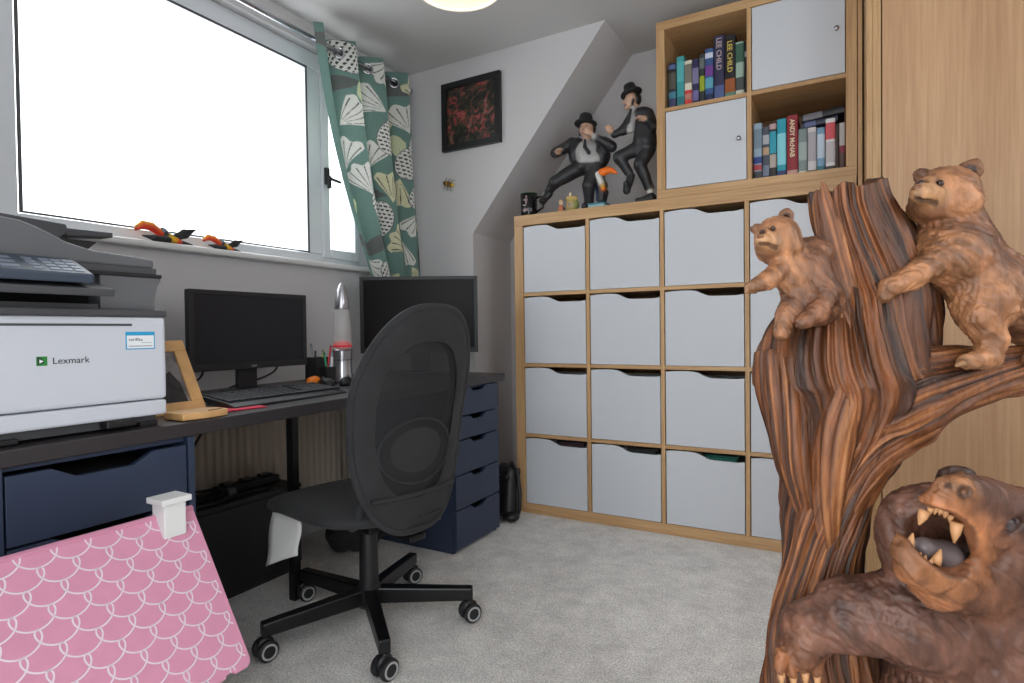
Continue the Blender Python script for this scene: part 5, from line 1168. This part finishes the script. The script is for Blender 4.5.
TAN, BRN, DBR, LT = [np.array(lin(c)) for c in ((162, 112, 76), (122, 80, 54), (76, 50, 38), (186, 140, 98))]
def bear_mesh(s, h, name, tau, fur, flow, fa, fc, face, fr):
    """carved fur: strokes that run along `flow` (along frequency fa, across fc), shallower on the face"""
    V, Fq, C = s.mesh(h, tau=tau); N = vnormals(V, Fq)
    e1 = np.array(Vector(flow).normalized()); e2 = np.cross(e1, np.array(-FWD)); e2 /= np.linalg.norm(e2); e3 = np.cross(e1, e2)
    wv = np.stack([vnoise(V * 11), vnoise(V * 11 + 5), vnoise(V * 11 + 9)], 1) - .5
    W = (V + wv * .05) @ np.stack([e1, e2, e3], 1)
    f1 = vnoise(W * np.array([fa, fc, fc])); f2 = vnoise(W * np.array([fa * 1.8, fc * 2.3, fc * 2.3]) + 3); f3 = vnoise(V * 30 + 2)
    dist = np.linalg.norm(V - np.array(face), axis=1); msk = .18 + .82 * np.clip((dist - fr * .75) / (fr * .6), 0, 1)
    V = V + N * ((((1 - np.abs(2 * f1 - 1) * 1.7) - .35) * fur + (f2 - .5) * fur * .9) * msk + (f3 - .5) * fur * .8)[:, None]
    t = np.clip((vnoise(W * np.array([fa * .5, fc * .45, fc * .45]) + 9) - .28) * 2.1, 0, 1); t2 = np.clip((vnoise(V * 18 + 4) - .3) * 2, 0, 1); t = 1 - (1 - (t * .65 + t2 * .35)) * (.45 + .55 * msk)
    C = C * (.46 + .80 * t)[:, None] * np.stack([np.ones_like(t), .94 + .06 * t, .88 + .12 * t], 1)
    return mesh_obj(name, V, Fq, M_['carved_fur'], tc_, smooth=True, cols=C)
P('eye_dark', (52, 34, 26), .25)
# small bear on the shoulder of the trunk
def small_bear():
    d0 = .945; p = S1 * d0; q = lambda u, v, b=0: at(u, v, d0 - b); s = Sculpt()
    s.ell(q(777, 238), (21 * p,) * 3, TAN); s.ell(q(781, 251, -.004), (21 * p, 20 * p, 14 * p), TAN, k=.015); s.ell(q(768, 247, .016), (11 * p, 10 * p, 9 * p), BRN, k=.012)
    s.cap(q(768, 241, .024), q(762, 240, .038), 9 * p, 6.4 * p, LT, k=.008); s.ell(q(766, 233, .028), (6 * p, 5 * p, 6 * p), TAN, k=.008)
    s.ell(q(786, 216, -.002), (6.5 * p, 4.5 * p, 7 * p), BRN, k=.006); s.ell(q(786, 218, .004), (3.4 * p, 4 * p, 4 * p), DBR, k=.003, sub=True)
    s.ell(q(756, 229, -.004), (5 * p, 4 * p, 5 * p), BRN, k=.005)
    s.cap(q(760, 244, .046), q(768, 245, .042), 1.1 * p, 1.1 * p, DBR, k=.002, sub=True); s.cap(q(768, 245, .042), q(776, 247.5, .034), 1.1 * p, 1.1 * p, DBR, k=.002, sub=True)
    for u, v in ((773, 228), (761.5, 232)): s.ell(q(u, v, .034), (3.4 * p, 3 * p, 2.2 * p), BRN, k=.003, sub=True)
    s.cap(q(792, 260, -.014), q(815, 300, -.015), 20 * p, 27 * p, BRN, k=.004); s.ell(q(812, 254, -.02), (20 * p, 20 * p, 17 * p), BRN, k=.015); s.ell(q(790, 275, .004), (16 * p, 14 * p, 18 * p), TAN, k=.015)
    s.cap(q(783, 265, .01), q(768, 280, .028), 10 * p, 8 * p, TAN, k=.01); s.cap(q(768, 280, .028), q(752, 287, .036), 8 * p, 6.2 * p, TAN, k=.008)
    for k in range(3): s.cap(q(750, 284 + k * 3, .038), q(746, 286 + k * 3, .04), 2 * p, 1.4 * p, LT, k=.002)
    s.cap(q(814, 264, .008), q(827, 292, .022), 13 * p, 11 * p, BRN, k=.012); s.cap(q(827, 292, .022), q(818, 312, .032), 11 * p, 9 * p, BRN, k=.01); s.cap(q(818, 312, .032), q(803, 322, .038), 9.5 * p, 7 * p, BRN, k=.008)
    for k in range(3): s.cap(q(801, 319 + k * 3, .04), q(796, 321 + k * 3, .042), 2.2 * p, 1.4 * p, BRN, k=.002)
    s.cap(q(798, 298, .0), q(786, 315, .012), 15 * p, 9 * p, BRN, k=.012); s.cap(q(786, 315, .012), q(782, 332, .018), 8.5 * p, 8 * p, TAN, k=.008)
    o = bear_mesh(s, .0022, 'small_bear', .004, .0022, RGT * .55 - UPV * .83, 40, 190, q(768, 240, .03), .036); o['label'] = 'small carved bear sitting on the trunk shoulder'
    for u, v in ((773, 228.4), (761.8, 232.2)): MB().ball(q(u, v, .031), 2.3 * p).build('eye', M_['eye_dark'], o, smooth=True)
    MB().ball(q(760.5, 236.5, .044), (3.4 * p, 2.4 * p, 2.2 * p)).build('nose', P('nose_brown', (120, 78, 50), .35), o, smooth=True)
small_bear()
def climbing_bear():
    d0 = .99; p = S1 * d0; q = lambda u, v, b=0: at(u, v, d0 - b); s = Sculpt()
    s.ell(q(946, 193), (28 * p, 27 * p, 26 * p), TAN); s.ell(q(944, 206, -.002), (31 * p, 27 * p, 20 * p), TAN, k=.015); s.ell(q(930, 207, .02), (14 * p, 13 * p, 12 * p), BRN, k=.012)
    s.cap(q(930, 195, .03), q(920, 193, .054), 12.5 * p, 8.6 * p, LT, k=.010); s.ell(q(928, 184, .032), (9 * p, 8 * p, 7 * p), TAN, k=.01); s.ell(q(956, 203, .02), (15 * p, 12 * p, 14 * p), TAN, k=.012)
    s.ell(q(971, 170, -.002), (10 * p, 5 * p, 11 * p), TAN, k=.006); s.ell(q(970, 170, .009), (5.5 * p, 5 * p, 6.5 * p), DBR, k=.003, sub=True)
    s.ell(q(921, 176, -.012), (8 * p, 5 * p, 7.5 * p), BRN, k=.006)
    s.cap(q(915, 198.5, .062), q(925, 199.5, .056), 1.3 * p, 1.3 * p, DBR, k=.002, sub=True); s.cap(q(925, 199.5, .056), q(936, 203.5, .046), 1.3 * p, 1.3 * p, DBR, k=.002, sub=True)
    for u, v, b in ((940, 183, .047), (921, 183, .044)): s.ell(q(u, v, b), (5 * p, 4 * p, 3 * p), BRN, k=.004, sub=True)
    s.cap(q(950, 216, -.012), q(956, 242, -.012), 27 * p, 33 * p, BRN, k=.004); s.ell(q(948, 256, .004), (31 * p, 30 * p, 30 * p), TAN, k=.02)
    s.cap(q(960, 260, -.01), q(1006, 298, -.015), 33 * p, 38 * p, BRN, k=.02); s.ell(q(1038, 306, -.02), (42 * p, 40 * p, 42 * p), TAN, k=.02)
    s.cap(q(940, 258, .024), q(910, 278, .04), 15 * p, 11 * p, TAN, k=.012); s.cap(q(910, 278, .04), q(889, 287, .046), 11 * p, 9 * p, TAN, k=.008); s.cap(q(889, 287, .046), q(884, 296, .046), 8.5 * p, 6.5 * p, TAN, k=.006)
    s.cap(q(934, 252, -.03), q(905, 262, -.03), 12 * p, 9 * p, BRN, k=.01)
    s.ell(q(985, 300, .018), (30 * p, 26 * p, 32 * p), TAN, k=.015); s.cap(q(980, 318, .03), q(992, 340, .032), 18 * p, 13 * p, TAN, k=.012); s.cap(q(992, 340, .032), q(988, 356, .036), 12.5 * p, 11 * p, TAN, k=.008); s.cap(q(990, 358, .036), q(966, 362, .05), 9.5 * p, 7 * p, TAN, k=.008)
    for k in range(3): s.cap(q(963, 361.5 + k, .046 + .008 * k), q(957, 363.5 + k, .048 + .008 * k), 2.8 * p, 1.8 * p, LT, k=.003)
    s.cap(q(1040, 320, -.01), q(1048, 345, -.01), 20 * p, 14 * p, BRN, k=.012); s.cap(q(1048, 345, -.01), q(1030, 360, .0), 12 * p, 9 * p, BRN, k=.008)
    o = bear_mesh(s, .0026, 'climbing_bear', .005, .0028, RGT * .75 - UPV * .66, 34, 150, q(928, 194, .04), .05); o['label'] = 'carved bear standing on the side branch, paw on the trunk'
    for u, v, b in ((940, 183.4, .043), (921, 183.4, .0405)): MB().ball(q(u, v, b), 3.4 * p).build('eye', M_['eye_dark'], o, smooth=True)
    MB().ball(q(917.5, 188, .06), (5 * p, 3.4 * p, 3.2 * p)).build('nose', M_['nose_brown'], o, smooth=True)
climbing_bear()
def roaring_bear():
    d0 = .86; p = S1 * d0; q = lambda u, v, b=0: at(u, v, d0 - b); s = Sculpt()
    BODY, DK, ORNG, MOUTH, LIP = [np.array(lin(c)) for c in ((104, 70, 56), (64, 42, 34), (166, 106, 66), (92, 58, 40), (150, 98, 62))]
    RUST = ORNG * .3 + BODY * .7
    s.ell(q(990, 545, -.025), (64 * p, 60 * p, 62 * p), BODY); s.ell(q(1002, 522, .012), (40 * p, 34 * p, 32 * p), BODY, k=.03); s.ell(q(936, 525, -.012), (40 * p, 40 * p, 42 * p), BODY, k=.03)
    s.ell(q(905, 538, -.02), (26 * p, 26 * p, 44 * p), BODY, k=.03); s.ell(q(1002, 562, .012), (30 * p, 30 * p, 44 * p), RUST, k=.035); s.ell(q(957, 480, -.03), (17 * p, 12 * p, 15 * p), DK, k=.006)
    # snout bridge, nose, upper lip, lower lip and chin
    s.cap(q(992, 508, .035), q(962, 493, .085), 27 * p, 18 * p, BODY, k=.02); s.cap(q(970, 512, .062), q(982, 534, .050), 19 * p, 18 * p, RUST, k=.018); s.ell(q(945, 497, .078), (14 * p, 13 * p, 11 * p), ORNG, k=.012)
    up = [(922, 514, .068, 6), (928, 505, .078, 7.5), (940, 500, .090, 9.5), (955, 507, .092, 10), (966, 520, .086, 10), (975, 536, .074, 10), (980, 553, .062, 9), (974, 568, .058, 9)]
    for a, b in zip(up, up[1:]): s.cap(q(*a[:3]), q(*b[:3]), a[3] * p, b[3] * p, ORNG, k=.008)
    lo = [(914, 527, .058, 7), (906, 542, .074, 7), (903, 553, .084, 8), (914, 565, .088, 11), (932, 575, .084, 12), (952, 580, .074, 12), (972, 570, .060, 10)]
    for a, b in zip(lo, lo[1:]): s.cap(q(*a[:3]), q(*b[:3]), a[3] * p, b[3] * p, LIP, k=.012)
    s.cap(q(914, 566, .070), q(938, 582, .058), 16 * p, 20 * p, ORNG, k=.014); s.cap(q(938, 582, .05), q(975, 585, .02), 22 * p, 30 * p, RUST, k=.02)
    s.ell(q(955, 488, .098), (15 * p, 12 * p, 10.5 * p), np.array(lin((190, 132, 88))), k=.004)
    # open mouth
    ex = (RGT * .72 - UPV * .69); ey = (RGT * .69 + UPV * .72); ez = -FWD; R = np.array([ex, ey, ez]).T
    s.ell(q(941, 540, .085), (38 * p, 24 * p, .075), MOUTH, k=.005, R=R, sub=True); s.cap(q(938, 536, .04), q(962, 550, .02), 22 * p, 18 * p, MOUTH, k=.01, sub=True)
    s.ell(q(946, 485.5, .112), (4.6 * p, 5 * p, 3.2 * p), DK, k=.003, sub=True); s.ell(q(964, 492, .113), (4.6 * p, 5 * p, 4.4 * p), DK, k=.003, sub=True)
    s.ell(q(1004, 523, .064), (15 * p, 11 * p, 9 * p), BODY * .8, k=.006, sub=True); s.cap(q(989, 511, .058), q(1018, 513, .046), 6 * p, 6 * p, BODY, k=.008); s.cap(q(992, 532, .056), q(1014, 535, .048), 4 * p, 4 * p, BODY, k=.008)
    # neck, torso and the arm that hugs the trunk
    s.cap(q(985, 605, -.05), q(990, 690, -.08), 72 * p, 105 * p, BODY, k=.02); s.ell(q(1010, 760, -.1), (150 * p, 110 * p, 140 * p), BODY, k=.04); s.ell(q(925, 622, -.035), (60 * p, 50 * p, 50 * p), BODY, k=.02)
    s.cap(q(905, 615, -.025), q(850, 614, -.05), 44 * p, 36 * p, BODY, k=.02); s.cap(q(850, 614, -.05), q(808, 628, -.078), 34 * p, 27 * p, BODY, k=.015); s.cap(q(808, 628, -.078), q(800, 648, -.078), 26 * p, 22 * p, RUST, k=.012)
    for k in range(4): s.cap(q(782 + k * 12, 655, -.068), q(780 + k * 12, 670 + 3 * (k % 2), -.062), 7 * p, 5 * p, ORNG, k=.005)
    o = bear_mesh(s, .003, 'roaring_bear', .005, .0030, RGT * .8 - UPV * .6, 26, 120, q(948, 530, .07), .056); o['label'] = 'large dark carved bear roaring with open jaws'
    P('tooth', (196, 144, 98), .45, var=.15, vscale=60)
    def cone(nm, a, b, r): MB().tube([a, a.lerp(b, .5), b], [r, r * .75, r * .15], 10).build(nm, M_['tooth'], o, smooth=True)
    cone('fang', q(925, 511, .078), q(919, 525, .080), 5.2 * p); cone('fang', q(957, 522, .086), q(954, 543, .084), 5.6 * p)
    cone('fang', q(909, 548, .078), q(913, 533, .076), 4.4 * p); cone('fang', q(935, 564, .080), q(941, 549, .078), 4.8 * p)
    for u, v in ((931, 509), (936, 508.5), (941, 509.5), (946, 512.5), (951, 516.5)): cone('tooth', q(u, v - 2, .084), q(u - 1.5, v + 6, .082), 3.0 * p)
    for u, v in ((914, 554), (919, 557), (924, 560), (930, 563)): cone('tooth', q(u, v + 1, .082), q(u + 2, v - 5, .080), 2.4 * p)
    s = Sculpt(); P('tongue_wood', (104, 92, 92), .4); s.cap(q(924, 548, .060), q(945, 556, .046), 10 * p, 13 * p); s.cap(q(945, 556, .046), q(962, 562, .025), 13 * p, 11 * p, k=.01); V, Fq, C = s.mesh(.003); mesh_obj('tongue', V, Fq, M_['tongue_wood'], o, smooth=True)
    MB().ball(q(1004, 523, .053), 9.8 * p).build('eye', P('eye_wood', (84, 72, 72), .2), o, smooth=True)
    for k in range(4): cone('claw', q(781 + k * 12, 672 + 3 * (k % 2), -.062), q(782 + k * 12, 686 + 3 * (k % 2), -.057), 4.5 * p)
roaring_bear()
